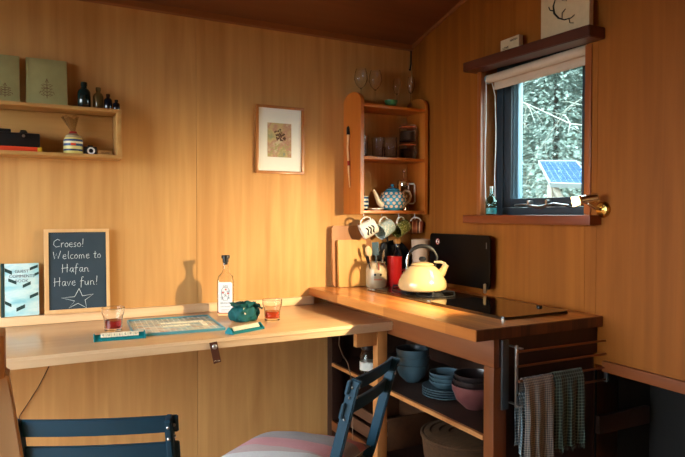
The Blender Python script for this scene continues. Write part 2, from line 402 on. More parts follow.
def thing(name, label, cat, loc=(0, 0, 0), rz=0, group=None, rot=None, mat=None):
    o = bpy.data.objects.new(name, None); COL.objects.link(o); o.empty_display_size = .05
    o.location = loc; o.rotation_euler = rot or (0, 0, rz)
    if mat is not None: o.matrix_world = mat
    return tag(o, label, cat, group)

def struct(name, bm, mats, loc=None, rot=None, parent=None):
    o = obj(name, bm, mats, parent, loc, rot)
    if not parent: o['kind'] = 'structure'
    return o

def box_obj(name, dims, m, parent=None, bev=.002, **k):
    bm = to_bm(); bx(bm, *dims, bev=bev); return obj(name, bm, m, parent, **k)

def dup(root, loc, label, rz=None, group=None, mat=None):
    r = root.copy(); COL.objects.link(r); r.location = loc
    if rz is not None: r.rotation_euler = (0, 0, rz)
    if mat is not None: r.matrix_world = mat
    r['label'] = label
    if group: r['group'] = group
    for ch in list(root.children):
        c = ch.copy(); COL.objects.link(c); c.parent = r
        for g in list(ch.children):
            d = g.copy(); COL.objects.link(d); d.parent = c
    return r

def text_obj(s, size, m, parent, mat, depth=.0004, align='LEFT', name='lettering', shear=0):
    cu = bpy.data.curves.new('lettering', 'FONT'); cu.body = s; cu.size = size; cu.align_x = align; cu.extrude = depth; cu.shear = shear
    cu.resolution_u = 3
    t = bpy.data.objects.new('tmp_text', cu); COL.objects.link(t)
    bpy.context.view_layer.update()
    me = bpy.data.meshes.new_from_object(t.evaluated_get(bpy.context.evaluated_depsgraph_get()))
    bpy.data.objects.remove(t); bpy.data.curves.remove(cu)
    me.transform(mat); me.materials.clear(); me.materials.append(M[m])
    o = bpy.data.objects.new(name, me); COL.objects.link(o)
    if parent: o.parent = parent
    return o

TXZ = Matrix(((1, 0, 0, 0), (0, 0, -1, 0), (0, 1, 0, 0), (0, 0, 0, 1)))   # text plane -> facing -y
def T(x, y, z): return Matrix.Translation((x, y, z))
def R(a, ax): return Matrix.Rotation(a, 4, ax)

# right wall frame: slightly out of square with the back wall
TH = math.atan(.0224)
WR = T(.03, 0, 0) @ R(-TH, 'Z')
WROT = (0, 0, -TH)
def wl(x, y, z):
    return WR @ Vector((x, y, z))

# ------------------------------------------------------------------ camera
f, yaw, pitch, roll = 602., math.radians(27.85), math.radians(-1.27), math.radians(.05)
fw = Vector((math.sin(yaw)*math.cos(pitch), math.cos(yaw)*math.cos(pitch), math.sin(pitch)))
rt = Vector((math.cos(yaw), -math.sin(yaw), 0)); up = rt.cross(fw)
r2 = rt*math.cos(roll)+up*math.sin(roll); u2 = -rt*math.sin(roll)+up*math.cos(roll)
cd = bpy.data.cameras.new('camera'); cam = bpy.data.objects.new('camera', cd); COL.objects.link(cam)
cd.sensor_fit = 'HORIZONTAL'; cd.sensor_width = 36; cd.lens = f*36/685; cd.clip_start = .02
cam.matrix_world = Matrix(((r2.x, u2.x, -fw.x, -1.945), (r2.y, u2.y, -fw.y, -2.891), (r2.z, u2.z, -fw.z, 1.283), (0, 0, 0, 1)))
sc.camera = cam

# ------------------------------------------------------------------ room shell
XL, YB = -3.8, -4.1
SL = .248
def zc(y): return 2.248-SL*y
bm = to_bm()
xs = [XL, -2.41, -1.2115, .06]
for a, b in zip(xs, xs[1:]):
    bx(bm, a+.0008, b-.0008, 0, .012, .776, 2.30, 0)
    bx(bm, a+.0008, b-.0008, 0, .012, 0, .775, 0)
bx(bm, XL, .15, .012, .05, 0, 2.32, 0)
struct('wall_back', bm, 'ply_back')

# right wall with window hole, and a low dark recess nearer the camera
WY0, WY1, WZ0, WZ1 = -1.245, -.64, 1.284, 2.01
bm = to_bm()
def rp(y0, y1, z0, z1, x0=0, x1=.012): bx(bm, x0, x1, y0+.0007, y1-.0007, z0, z1, 0)
rp(WY1, 0, .0, 2.7); rp(WY0, WY1, WZ1, 2.7); rp(WY0, WY1, 0, WZ0)
rp(-1.300, WY0, .0, 2.7); rp(-2.65, -1.300, .71, 2.95); rp(YB-.05, -2.65, .0, 3.35)
# thickness behind
for (y0, y1, z0, z1) in ((WY1, 0.05, 0, 2.75), (WY0, WY1, WZ1, 2.75), (WY0, WY1, 0, WZ0), (-1.300, WY0, 0, 2.9), (-2.65, -1.300, .71, 3.0), (YB-.05, -2.65, 0, 3.4)):
    bx(bm, .012, .13, y0, y1, z0, z1, 0)
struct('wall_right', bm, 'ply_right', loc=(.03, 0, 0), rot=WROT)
# recess lining
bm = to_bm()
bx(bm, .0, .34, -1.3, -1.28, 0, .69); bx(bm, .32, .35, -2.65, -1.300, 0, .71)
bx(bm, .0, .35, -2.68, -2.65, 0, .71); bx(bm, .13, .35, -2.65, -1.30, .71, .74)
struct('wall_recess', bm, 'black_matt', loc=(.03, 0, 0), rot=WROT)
box_obj('trim_1', (-.018, .0, -2.64, -1.345, .692, .733), 'trim_orange', bev=.004, loc=(.03, 0, 0), rot=WROT)['kind'] = 'structure'
bm = to_bm(); bx(bm, -.02, .27, -1.324, -1.303, .44, .51, .003)
tag(obj('plank', bm, 'inner_dark', loc=wl(0.02, 0, 0), rot=WROT), 'dark wooden plank crossing the low black recess beside the cabinet', 'plank')
# left wall with tall glazed doors (outside the frame: it lights the room)
bm = to_bm()
LY0, LY1, LZ1 = -2.5, -.2, 2.1
bx(bm, XL-.1, XL, LY1, .05, 0, 3.4); bx(bm, XL-.1, XL, YB-.05, LY0, 0, 3.4); bx(bm, XL-.1, XL, LY0, LY1, LZ1, 3.4); bx(bm, XL-.1, XL, LY0, LY1, 0, .12)
struct('wall_left', bm, 'ply_back')
bm = to_bm()
for y in (LY0, (LY0+LY1)/2, LY1):
    bx(bm, XL-.08, XL-.02, y-.035, y+.035, .12, LZ1)
bx(bm, XL-.08, XL-.02, LY0, LY1, .12, .2); bx(bm, XL-.08, XL-.02, LY0, LY1, LZ1-.08, LZ1)
struct('door_1', bm, 'frame_blue')
bm = to_bm(); bx(bm, XL-.1, .2, YB-.1, YB, 0, 3.5); struct('wall_front', bm, 'ply_back')
bm = to_bm(); bx(bm, XL-.1, .4, YB-.1, .1, -.06, 0); struct('floor', bm, 'floor')
# sloping ceiling
bm = to_bm()
prism(bm, [(.06, zc(.06)), (.06, zc(.06)+.06), (YB-.1, zc(YB-.1)+.06), (YB-.1, zc(YB-.1))], XL-.1, .25, 'x')
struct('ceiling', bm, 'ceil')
bm = to_bm()
prism(bm, [(0, 2.222), (0, zc(0)), (-.022, zc(-.022)), (-.022, 2.226)], XL, .03, 'x')
struct('trim_2', bm, 'cornice')
bm = to_bm()
prism(bm, [(-.02, zc(-.02)-.018), (-.02, zc(-.02)), (YB, zc(YB)), (YB, zc(YB)-.018)], -.012, 0, 'x')
struct('trim_3', bm, 'cornice', loc=(.03, 0, 0), rot=WROT)

# ------------------------------------------------------------------ window
win = bpy.data.objects.new('window_1', None); COL.objects.link(win); win.location = (.03, 0, 0); win.rotation_euler = WROT; win['kind'] = 'structure'
bm = to_bm()   # redwood casing boards around the opening, lining its depth
bx(bm, -.022, .0, WY1, WY1+.028, WZ0, 1.9715, .002); bx(bm, -.0, .13, WY1, WY1+.01, WZ0, WZ1, 0); bx(bm, -.008, .0, WY0-.03, WY0, WZ0, 1.945, .002); bx(bm, -.0, .13, WY0-.01, WY0, WZ0, WZ1, 0); bx(bm, -.01, .13, WY0, WY1, WZ1-.012, WZ1, 0)
obj('casing', bm, 'redwood_z', win)
bm = to_bm(); bx(bm, -.062, .05, -1.322, -.556, 1.245, 1.284, .004)
obj('window_sill', bm, 'redwood', win)
bm = to_bm()   # fixed outer frame
fx0, fx1 = .075, .13
bx(bm, fx0, fx1, WY1-.045, WY1, WZ0, WZ1, .003); bx(bm, fx0, fx1, WY0, WY0+.045, WZ0, WZ1, .003)
bx(bm, fx0, fx1, WY0+.045, WY1-.045, WZ0, WZ0+.035, .003); bx(bm, fx0, fx1, WY0+.045, WY1-.045, WZ1-.045, WZ1, .003)
obj('window_frame', bm, 'frame_blue', win)
bm = to_bm()   # opening sash
sy0, sy1, sz0, sz1 = WY0+.047, WY1-.047, WZ0+.037, WZ1-.047
bx(bm, fx0+.005, .145, sy1-.05, sy1, sz0, sz1, .003); bx(bm, fx0+.005, .145, sy0, sy0+.045, sz0, sz1, .003)
bx(bm, fx0+.005, .145, sy0+.045, sy1-.05, sz0, sz0+.04, .003); bx(bm, fx0+.005, .145, sy0+.045, sy1-.05, sz1-.045, sz1, .003)
sash = obj('sash', bm, 'frame_blue', win)
bm = to_bm()  # light caught along the sash edge, put in as two pale-blue strips
bx(bm, .092, .128, sy1-.060, sy1-.05, sz0+.04, sz1-.045, .002); bx(bm, .100, .128, sy1-.076, sy1-.066, sz0+.045, sz1-.045, .002)
obj('lit_sash_edge', bm, 'frame_pale', sash)
bm = to_bm(); bx(bm, .112, .115, sy0+.04, sy1-.045, sz0+.035, sz1-.04); obj('pane', bm, 'pane', sash)
bm = to_bm()   # stay bar along the sash foot
ys = sy0+.05
tube(bm, [(.058, ys+.04, 1.323), (.055, ys+.12, 1.333), (.052, ys+.2, 1.318), (.055, ys+.3, 1.332), (.06, ys+.36, 1.328)], [.006, .005, .008, .005, .006], 8)
for yy in (.16, .27): bx(bm, .052, .08, ys+yy-.006, ys+yy+.006, 1.325, 1.35, .001)
obj('stay_bar', bm, 'steel', sash)

# blind
bl = thing('roller_blind', 'cream roller blind pulled up at the head of the small window', 'blind', (.03, 0, 0), -TH)
bm = to_bm(); tube(bm, [(.02, -1.238, 1.936), (.02, -.648, 1.936)], .020, 20); obj('roller', bm, 'blind', bl)
bm = to_bm(); bx(bm, .037, .039, -1.232, -.662, 1.89, 1.94); bx(bm, .033, .041, -1.232, -.662, 1.882, 1.898, .003); obj('cloth_drop', bm, 'blind', bl)
bm = to_bm(); tube(bm, [(.02, -.648, 1.936), (.02, -.641, 1.936)], .022, 20); obj('end_cap', bm, 'frame_pale', bl)
bm = to_bm()
pp = [(.0, -.65, 1.93)]+[(.0, -.650-.004*math.sin(i), 1.93-.08*i) for i in range(1, 8)]+[(.002, -.662, 1.335), (.01, -.68, 1.33), (.02, -.69, 1.35)]
pp += [(.024, -.692+.004*math.sin(i*1.3), 1.37+.08*i) for i in range(0, 7)]+[(.024, -.66, 1.93)]
tube(bm, pp, .0022, 6); obj('pull_chain', bm, 'white_plastic', bl)

# shelf board over the window
bm = to_bm(); prism(bm, [(-.585, 1.972), (-.585, 2.016), (-1.333, 1.992), (-1.333, 1.948)], -.088, 0, 'x')
bmesh.ops.bevel(bm, geom=bm.edges[:], offset=.003, segments=2, affect='EDGES')
tag(obj('shelf_board', bm, 'shelf_dark', loc=(.03, 0, 0), rot=WROT), 'dark red-brown wooden shelf board fixed above the window', 'shelf')
def ztop(y): return 2.016+(y+.585)*.031
# small block with lettering
y0, y1 = -.925, -.808
bk = thing('wooden_block', 'small pale wooden block with lettering on the shelf over the window', 'ornament', (.03, 0, 0), -TH)
bm = to_bm(); bx(bm, -.05, -.026, y0, y1, ztop(y0)+.003, ztop(y0)+.063, .002); obj('block', bm, 'wood_block', bk)
RW = Matrix(((0, 0, -1, 0), (-1, 0, 0, 0), (0, 1, 0, 0), (0, 0, 0, 1)))   # text plane -> right wall, facing -x
text_obj('HAFAN', .014, 'ink', bk, T(-.051, y0+.055, ztop(y0)+.044) @ RW)
text_obj('LOVE', .016, 'ink', bk, T(-.051, y1-.015, ztop(y0)+.018) @ RW)
# drawing card
dc = thing('drawing_canvas', 'cream canvas with a dark lizard drawing on the shelf over the window', 'picture', (.03, 0, 0), -TH)
y0, y1 = -1.302, -1.055
bm = to_bm(); bx(bm, -.052, -.03, y0, y1, ztop(y0)+.01, ztop(y0)+.26, .002); obj('canvas', bm, 'white_card' if False else 'wood_block', dc)
bm = to_bm()
lz = ztop(y0)-.008
def dl(pts, r): tube(bm, [(-.0535, y1-u*1.15, lz+v) for u, v in pts], r, 6, flat=.5)
dl([(.07, .17), (.06, .14), (.065, .11), (.085, .085), (.11, .07), (.14, .068), (.155, .075)], [.002, .005, .007, .007, .005, .003, .002])
dl([(.07, .17), (.09, .185), (.12, .18), (.15, .19)], [.007, .006, .004, .002])
dl([(.065, .12), (.045, .13), (.038, .145)], .0025); dl([(.1, .078), (.1, .1), (.115, .112)], .0025); dl([(.13, .07), (.135, .05), (.15, .045)], .0025)
dl([(.09, .18), (.1, .15), (.12, .14), (.11, .16)], .002); dl([(.05, .19), (.04, .2)], .003)
obj('lizard_drawing', bm, 'ink', dc)

# glass bottle on the sill
gb = thing('glass_bottle', 'small clear flask with aqua liquid on the window sill', 'bottle', wl(-.018, -.715, 1.2845), 0)
bm = to_bm(); lathe(bm, [(0, 0), (.024, 0), (.029, .012), (.028, .04), (.03, .06), (.022, .08), (.01, .092), (.009, .12), (.012, .122), (.0105, .124), (.0075, .12), (.008, .092), (.02, .077), (.027, .058), (.025, .04), (.026, .012), (.02, .004), (0, .004)], 20)
obj('bottle_body', bm, 'thin_aqua', gb)
bm = to_bm(); lathe(bm, [(0, .005), (.0245, .006), (.0252, .02), (.0247, .033), (0, .033)], 20); obj('liquid', bm, 'aqua_liquid', gb)
bm = to_bm(); lathe(bm, [(0, 0.1), (.0072, .1), (.008, .121), (.008, .134), (0, .134)], 12); obj('stopper', bm, 'white_plastic', gb)

# spotlight on the wall at the window corner
LP = wl(-.135, -1.275, 1.335)
sp = thing('wall_spotlight', 'small chrome spotlight with lit bulb on the wall by the window corner', 'lamp', (.03, 0, 0), -TH)
bm = to_bm(); lathe(bm, [(0, 0), (.03, 0), (.03, .008), (.024, .016), (.008, .02), (0, .02)], 24, mat=T(-.0, -1.335, 1.305) @ R(-PI/2, 'Y')); obj('wall_plate', bm, 'brass', sp)
bm = to_bm(); tube(bm, [(-.012, -1.335, 1.305), (-.05, -1.335, 1.31), (-.07, -1.325, 1.325), (-.07, -1.31, 1.338)], .006, 10); obj('arm', bm, 'chrome', sp)
hd = Vector((-.62, .62, -.17)).normalized(); hc = Vector((-.075, -1.315, 1.343))
hm = T(*hc) @ hd.to_track_quat('Z', 'Y').to_matrix().to_4x4()
bm = to_bm(); lathe(bm, [(0, -.045), (.014, -.045), (.017, -.04), (.017, .014), (.020, .018), (.020, .022), (.0175, .024), (.0155, .02), (.0155, -.03), (0, -.03)], 24, mat=hm); obj('lamp_shade', bm, 'chrome', sp)
bm = to_bm(); lathe(bm, [(.014, .005), (.0155, .03), (.0175, .033), (.0165, .036), (.018, .039), (.017, .042), (.019, .045), (.0185, .05), (0, .051)], 24, mat=hm); obj('bulb', bm, 'bulb', sp)

# ------------------------------------------------------------------ outside
bm = to_bm(); bx(bm, -40, 40, -40, 40, -.5, -.4)
struct('ground', bm, 'grass')
def outw(x, y, z): return Vector((x, y, z))
bm = to_bm()   # wooded bank rising behind the trees
rows = []
for i in range(60):
    row = []
    for j in range(24):
        x, y = 13+.28*j, -2+.42*i
        row.append(bm.verts.new((x+.8*noise.noise(Vector((i*.5, j*.5, 0))), y, -.5+.62*j+1.3*noise.noise(Vector((i*.7, j*.7, 4))))))
    rows.append(row)
for a, b in zip(rows, rows[1:]):
    for j in range(23): bm.faces.new((a[j], a[j+1], b[j+1], b[j]))
struct('hillside', bm, 'hill_green')
def tree(name, label, base, h, rad, n, fm, seed, group='conifers outside the window'):
    rnd = random.Random(seed)
    t = thing(name, label, 'tree', base, 0, group)
    bm = to_bm(); tube(bm, [(0, 0, 0), (.03, .02, h*.5), (0, 0, h*.97)], [.07, .05, .02], 8); obj('trunk', bm, 'bark_dark', t)
    bm = to_bm()
    for i in range(n):
        zz = rnd.random()**.8*h*.98+.05
        rr = rad*(1-zz/h*.8)*(.35+.65*rnd.random())
        a = rnd.random()*2*PI
        c = Vector((rr*math.cos(a), rr*math.sin(a), zz-.1*rr))
        out = Vector((math.cos(a), math.sin(a), -.25+rnd.uniform(-.4, .4))).normalized()
        side = out.cross(Vector((0, 0, 1))).normalized()
        side = (side+Vector((0, 0, rnd.uniform(-.7, .7)))).normalized()
        L = rnd.uniform(.07, .18)
        # a spray: stem with slim needles blades on both sides
        for k in range(5):
            q = c+out*L*k/5
            for s in (-1, 1):
                tip = q+(side*s*.75+out*.6).normalized()*L*.45*(1-k*.12)
                w = out*.012
                v = [bm.verts.new(q-w), bm.verts.new(q+w), bm.verts.new(tip)]
                bm.faces.new(v)
    me = bpy.data.meshes.new('foliage'); bm.to_mesh(me); bm.free(); me.materials.append(M[fm])
    o = bpy.data.objects.new('foliage', me); COL.objects.link(o); o.parent = t
    return t
tree('conifer', 'pale silvery conifer filling the upper middle of the window view', (6.6, 5.0, -.4), 6.0, 2.0, 19000, 'foliage', 1)
tree('conifer', 'dark green conifer outside behind the solar panel', (9.6, 6.6, -.4), 7.5, 2.4, 11000, 'foliage_dark', 2)
tree('conifer', 'shaded conifer outside seen low beside the window frame', (8.2, 9.4, -.4), 6.5, 2.0, 6000, 'foliage_dark', 3)
tree('conifer', 'tall pale conifer farthest away in the window view', (10.6, 11.0, -.4), 8.5, 2.2, 6000, 'foliage', 4)
# bare pale branches
def branch(root, pts, r0, seed, n=6):
    rnd = random.Random(seed); bm = to_bm()
    P = [Vector(p) for p in pts]
    tube(bm, P, [r0*(1-.7*i/(len(P)-1)) for i in range(len(P))], 6)
    for i in range(n):
        k = rnd.randrange(1, len(P)-1); a = P[k]
        d = Vector((rnd.uniform(-.3, .3), rnd.uniform(-.6, .6), rnd.uniform(-.5, .3)))*.6
        b = a+d*.5+Vector((0, 0, .03)); c = a+d
        tube(bm, [a, b, c], [r0*.5, r0*.35, r0*.15], 5)
        e = b+Vector((rnd.uniform(-.1, .1), rnd.uniform(-.3, .3), rnd.uniform(-.3, .1)))
        tube(bm, [b, (b+e)/2+Vector((0, .03, .02)), e], [r0*.3, r0*.22, r0*.1], 5)
    return obj('branch', bm, 'bark', root)
bt = thing('bare_tree', 'bare pale tree whose twigs arc across the top of the window view', 'tree', (3.6, 0.2, -.4))
bm = to_bm(); tube(bm, [(0, 0, 0), (.05, .02, 1.4), (0, .1, 2.6), (.1, .2, 3.8)], [.09, .08, .06, .03], 8); obj('trunk', bm, 'bark', bt)
branch(bt, [(0, .1, 2.35), (-.0, .7, 2.55), (.1, 1.3, 2.62), (.1, 1.9, 2.75), (.1, 2.6, 3.1), (.1, 3.1, 3.3)], .014, 5, 9)
branch(bt, [(0, .1, 2.7), (.2, .8, 3.1), (.3, 1.5, 3.2), (.3, 2.1, 3.0), (.2, 2.5, 2.5), (.2, 2.7, 2.1)], .012, 6, 9)

# solar panel on timber posts
so = thing('solar_panel', 'blue solar panel on a pale timber stand outside the window', 'solar panel', (0, 0, 0))
BL = Vector((3.48, 2.20, 1.65)); BR = Vector((3.47, 1.53, 1.60)); TLv = Vector((4.40, 3.28, 2.04)) 
def set_panel(BL, BR, TL):
    ex = (BR-BL); ey = (TL-BL); nrm = ex.cross(ey).normalized()
    if nrm.z < 0: nrm = -nrm
    def q(u, v, w): return BL+ex*u+ey*v+nrm*w
    def slab(bm, u0, u1, v0, v1, w0, w1):
        vs = [bm.verts.new(q(u, v, w)) for w in (w0, w1) for (u, v) in ((u0, v0), (u1, v0), (u1, v1), (u0, v1))]
        for f in ((0, 3, 2, 1), (4, 5, 6, 7), (0, 1, 5, 4), (1, 2, 6, 5), (2, 3, 7, 6), (3, 0, 4, 7)): bm.faces.new([vs[i] for i in f])
    bm = to_bm(); slab(bm, 0, 1, 0, 1, -.04, -.002)
    for a in ((0, 1, 0, .035), (0, 1, .965, 1), (0, .03, 0, 1), (.97, 1, 0, 1)): slab(bm, *a, -.002, .012)
    obj('panel_frame', bm, 'alu', so)
    bm = to_bm()
    nu, nv = 7, 5
    for i in range(nu):
        for j in range(nv):
            slab(bm, .04+.92*i/nu+.004, .04+.92*(i+1)/nu-.004, .045+.91*j/nv+.006, .045+.91*(j+1)/nv-.006, -.002, .004)
    obj('cells', bm, 'solar_cell', so)
    for u, v in ((.06, .1), (.94, .1)):
        p = q(u, v, -.04); bm = to_bm(); bx(bm, p.x-.035, p.x+.035, p.y-.035, p.y+.035, -.4, p.z, .0); obj('leg', bm, 'timber', so)
    a = q(.12, .05, -.06); b = Vector((a.x+.1, a.y-.45, .75))
    bm = to_bm(); tube(bm, [a, b], .04, 4); obj('brace', bm, 'timber', so)
set_panel(BL, BR, TLv)

# ------------------------------------------------------------------ wall table (drop leaf along back wall)
tb = thing('wall_table', 'long pale plywood table fixed along the back wall', 'table', (-1.6, -.34, 0))
bm = to_bm(); bx(bm, -2.9, -.5, -.659, 0, .779, .816, .0015, mat=T(1.6, .34, 0)); obj('tabletop', bm, 'table', tb)
bm = to_bm(); bx(bm, -2.9, -.5, -.6645, -.6595, .778, .8155, .001, mat=T(1.6, .34, 0)); bx(bm, -2.9, -.5, -.667, -.6645, .801, .8065, .0005, mat=T(1.6, .34, 0)); obj('front_lipping', bm, 'table_edge', tb)
bm = to_bm(); bx(bm, -2.9, -.604, -.032, 0, .8165, .856, .002, mat=T(1.6, .34, 0)); obj('upstand', bm, 'table_edge', tb)
bm = to_bm(); bx(bm, -.578, -.528, -.635, -.595, 0, .779, .002, mat=T(1.6, .34, 0)); obj('leg', bm, 'post', tb)
bm = to_bm(); bx(bm, -.68, -.578, -.63, -.6, .71, .779, .002, mat=T(1.6, .34, 0)); obj('bracket', bm, 'post', tb)
bm = to_bm(); bx(bm, -2.75, -2.70, -.635, -.595, 0, .779, .002, mat=T(1.6, .34, 0)); obj('leg', bm, 'post', tb)
ls = thing('leather_strap', 'dark brown leather strap with a silver snap hanging on table front', 'strap', (-1.315, -.667, 0), 0)
bm = to_bm()
prism(bm, [(-.021, .803), (.008, .806), (.024, .728), (-.004, .722)], -.004, -.0005, 'y'); obj('strap', bm, 'leather', ls)
bm = to_bm(); lathe(bm, [(0, .002), (.006, .002), (.009, 0), (.01, -.002), (0, -.002)], 16, mat=T(-.001, -.006, .787) @ R(PI/2, 'X')); obj('snap', bm, 'steel', ls)
text_obj('EST 1889', .006, 'tile', ls, T(-.003, -.0045, .731) @ R(-.0, 'Y') @ TXZ, depth=.0001)

# cords
bm = to_bm(); tube(bm, [(-1.80, -.006, .775), (-1.86, -.004, .62), (-1.9, -.004, .54), (-1.97, -.004, .43), (-2.0, -.004, .3), (-2.02, -.004, .02)], .0016, 6)
tag(obj('cord', bm, 'dark_cord'), 'thin dark cord hanging down the wall under the table left of centre', 'cord')
bm = to_bm(); tube(bm, [(-.72, -.55, .775), (-.70, -.5, .70), (-.655, -.45, .64), (-.60, -.4, .585), (-.56, -.36, .50), (-.545, -.35, .35), (-.54, -.34, .03)], .0022, 6)
tag(obj('cord', bm, 'twine'), 'pale thin cord looping down beneath the table next to the cabinet', 'cord')
bm = to_bm(); tube(bm, [(.018, -.012, 2.222), (.018, -.012, 2.15), (.012, -.014, 2.118)], .004, 8); bmesh.ops.create_icosphere(bm, subdivisions=1, radius=.007, matrix=T(.01, -.014, 2.114))
tag(obj('cable_end', bm, 'black_hose'), 'short black cable end hanging in the ceiling corner', 'cable')

# ------------------------------------------------------------------ kitchen cabinet and worktop
def wx(y): return .03+.0224*y
bm = to_bm()
prism(bm, [(-.62, -.001), (-.62, -1.336), (wx(-1.336)-.001, -1.336), (.029, -.001)], .86, .90, 'z')
bmesh.ops.bevel(bm, geom=bm.edges[:], offset=.002, segments=2, affect='EDGES')
bm.normal_update()
for f_ in bm.faces:
    if abs(f_.normal.y) > .9 and f_.calc_center_median().y < -1.3: f_.material_index = 1
ct = tag(obj('worktop', bm, ['counter', 'end_grain']), 'thick glossy stave wood worktop under the black hob', 'worktop')
cb = thing('kitchen_cabinet', 'open redwood kitchen cabinet holding crockery beneath the worktop', 'cabinet', (-.25, -.65, 0))
CM = T(.25, .65, 0)
def cpart(name, dims, m, bev=.002):
    bm = to_bm(); bx(bm, *dims, bev=bev, mat=CM); return obj(name, bm, m, cb)
cpart('apron', (-.52, -.495, -1.31, -.02, .755, .859), 'frame_wood')
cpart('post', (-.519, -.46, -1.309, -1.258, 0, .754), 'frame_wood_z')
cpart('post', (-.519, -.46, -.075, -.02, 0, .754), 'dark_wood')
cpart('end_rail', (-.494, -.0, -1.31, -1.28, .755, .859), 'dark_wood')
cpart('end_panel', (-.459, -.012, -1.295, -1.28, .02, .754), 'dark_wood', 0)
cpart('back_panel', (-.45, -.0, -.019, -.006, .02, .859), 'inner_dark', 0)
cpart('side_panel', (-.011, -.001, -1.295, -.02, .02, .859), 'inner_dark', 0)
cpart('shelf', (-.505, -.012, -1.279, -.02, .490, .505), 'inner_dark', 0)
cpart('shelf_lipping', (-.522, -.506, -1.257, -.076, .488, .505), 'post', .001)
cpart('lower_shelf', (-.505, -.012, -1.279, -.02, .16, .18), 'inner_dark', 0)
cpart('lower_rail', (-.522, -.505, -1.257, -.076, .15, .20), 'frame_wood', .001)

# bowls/plates
def bowl_prof(r, h, t=.004, foot=.4):
    out = [(r*foot*.95, 0), (r*foot, 0), (r*.8, h*.35), (r*.97, h*.75), (r, h)]
    inn = [(r-t, h), (r*.95-t, h*.75), (r*.78-t, h*.38+t), (r*foot*.8, t*1.5), (0, t*1.5)]
    return [(0, .0005)]+out+inn
bz = .5055
names = ['lowest blue-grey bowl of the stack on the cabinet shelf', 'middle blue-grey bowl of the stack on the cabinet shelf', 'uppermost blue-grey bowl of the stack on the cabinet shelf']
for i, n in enumerate(names):
    bm = to_bm(); lathe(bm, bowl_prof(.078, .085), 28); bmesh.ops.translate(bm, verts=bm.verts[:], vec=(0, 0, 0))
    tag(obj('bowl', bm, 'bluegrey_cer', loc=(-.345+.003*(i % 2), -.565, bz+i*.036)), n, 'bowl', 'blue-grey bowls in the cabinet')
def plate_prof(r, h=.014):
    return [(0, 0.0005), (r*.6, 0), (r*.68, .003), (r, h), (r, h+.003), (r*.66, .0065), (0, .006)]
names = ['lowest blue-grey plate of the pile on the cabinet shelf', 'second blue-grey plate up in the cabinet pile', 'third blue-grey plate up in the cabinet pile', 'fourth blue-grey plate, the top large one of the pile']
for i, n in enumerate(names):
    bm = to_bm(); lathe(bm, plate_prof(.098), 36)
    tag(obj('plate', bm, 'bluegrey_cer', loc=(-.355, -.825, bz+i*.0105)), n, 'plate', 'blue-grey plates in the cabinet')
names = ['lower small blue-grey dish on the plate pile', 'middle small blue-grey dish on the plate pile', 'upper small blue-grey dish on the plate pile']
for i, n in enumerate(names):
    bm = to_bm(); lathe(bm, bowl_prof(.07, .032, .003, .6), 32)
    tag(obj('dish', bm, 'bluegrey_cer', loc=(-.35, -.82, bz+.0395+i*.017)), n, 'dish', 'small dishes on the plates')
bm = to_bm(); lathe(bm, bowl_prof(.092, .098), 32)
tag(obj('bowl', bm, 'pink_cer', loc=(-.345, -1.005, bz)), 'dusky pink mixing bowl beside the plates in the cabinet', 'bowl')
bm = to_bm(); lathe(bm, bowl_prof(.088, .075, .004, .45), 32)
tag(obj('bowl', bm, 'dark_cer', loc=(-.345, -1.005, bz+.046)), 'dark bowl nested in the pink mixing bowl', 'bowl')
bm = to_bm(); lathe(bm, bowl_prof(.082, .06, .004, .45), 32)
tag(obj('bowl', bm, 'dark_cer', loc=(-.345, -1.005, bz+.08)), 'uppermost dark bowl above the pink mixing bowl', 'bowl')
# storage jar
jr = thing('storage_jar', 'glass storage jar with a pale label in the cabinet behind table leg', 'jar', (-.455, -.345, bz))
bm = to_bm(); lathe(bm, [(0, 0), (.04, 0), (.043, .006), (.043, .095), (.036, .112), (.033, .12), (.031, .12), (.034, .11), (.0405, .094), (.0405, .008), (0, .005)], 24); obj('jar_glass', bm, 'clear', jr)
bm = to_bm(); lathe(bm, [(.0436, .02), (.0438, .021), (.0438, .06), (.0436, .061)], 24); obj('label_band', bm, 'white_card', jr)
bm = to_bm(); lathe(bm, [(0, .121), (.036, .121), (.037, .124), (.037, .142), (.034, .145), (0, .145)], 24); obj('jar_lid', bm, 'dark_cer', jr)
# lower shelf: crate and basket
cr = thing('wooden_crate', 'wooden slatted crate on the lowest cabinet shelf', 'crate', (-.3, -.33, .181))
for nm, d in (('front_slat', (-.17, -.158, -.2, .2, .01, .07)), ('front_slat', (-.17, -.158, -.2, .2, .09, .14)), ('end_board', (-.157, .16, -.2, -.188, 0, .15)), ('end_board', (-.157, .16, .188, .2, 0, .15)), ('back_slat', (.161, .173, -.2, .2, .01, .14)), ('crate_base', (-.157, .16, -.187, .187, 0, .008))):
    bm = to_bm(); bx(bm, *d, bev=.001); obj(nm, bm, 'crate', cr)
bk = thing('round_basket', 'large round lidded basket on the lowest cabinet shelf', 'basket', (-.28, -.86, .181))
bm = to_bm(); lathe(bm, [(0, 0), (.15, 0), (.165, .02), (.18, .15), (.186, .155), (.186, .165), (.178, .168), (.172, .16), (.165, .15), (.155, .02), (0, .01)], 40); obj('basket_body', bm, 'basket', bk)
bm = to_bm(); lathe(bm, [(0, .165), (.06, .165), (.065, .172), (.1, .168), (.105, .175), (.14, .169), (.145, .175), (.171, .168), (.171, .161), (0, .158)], 40); obj('basket_lid', bm, 'basket', bk)

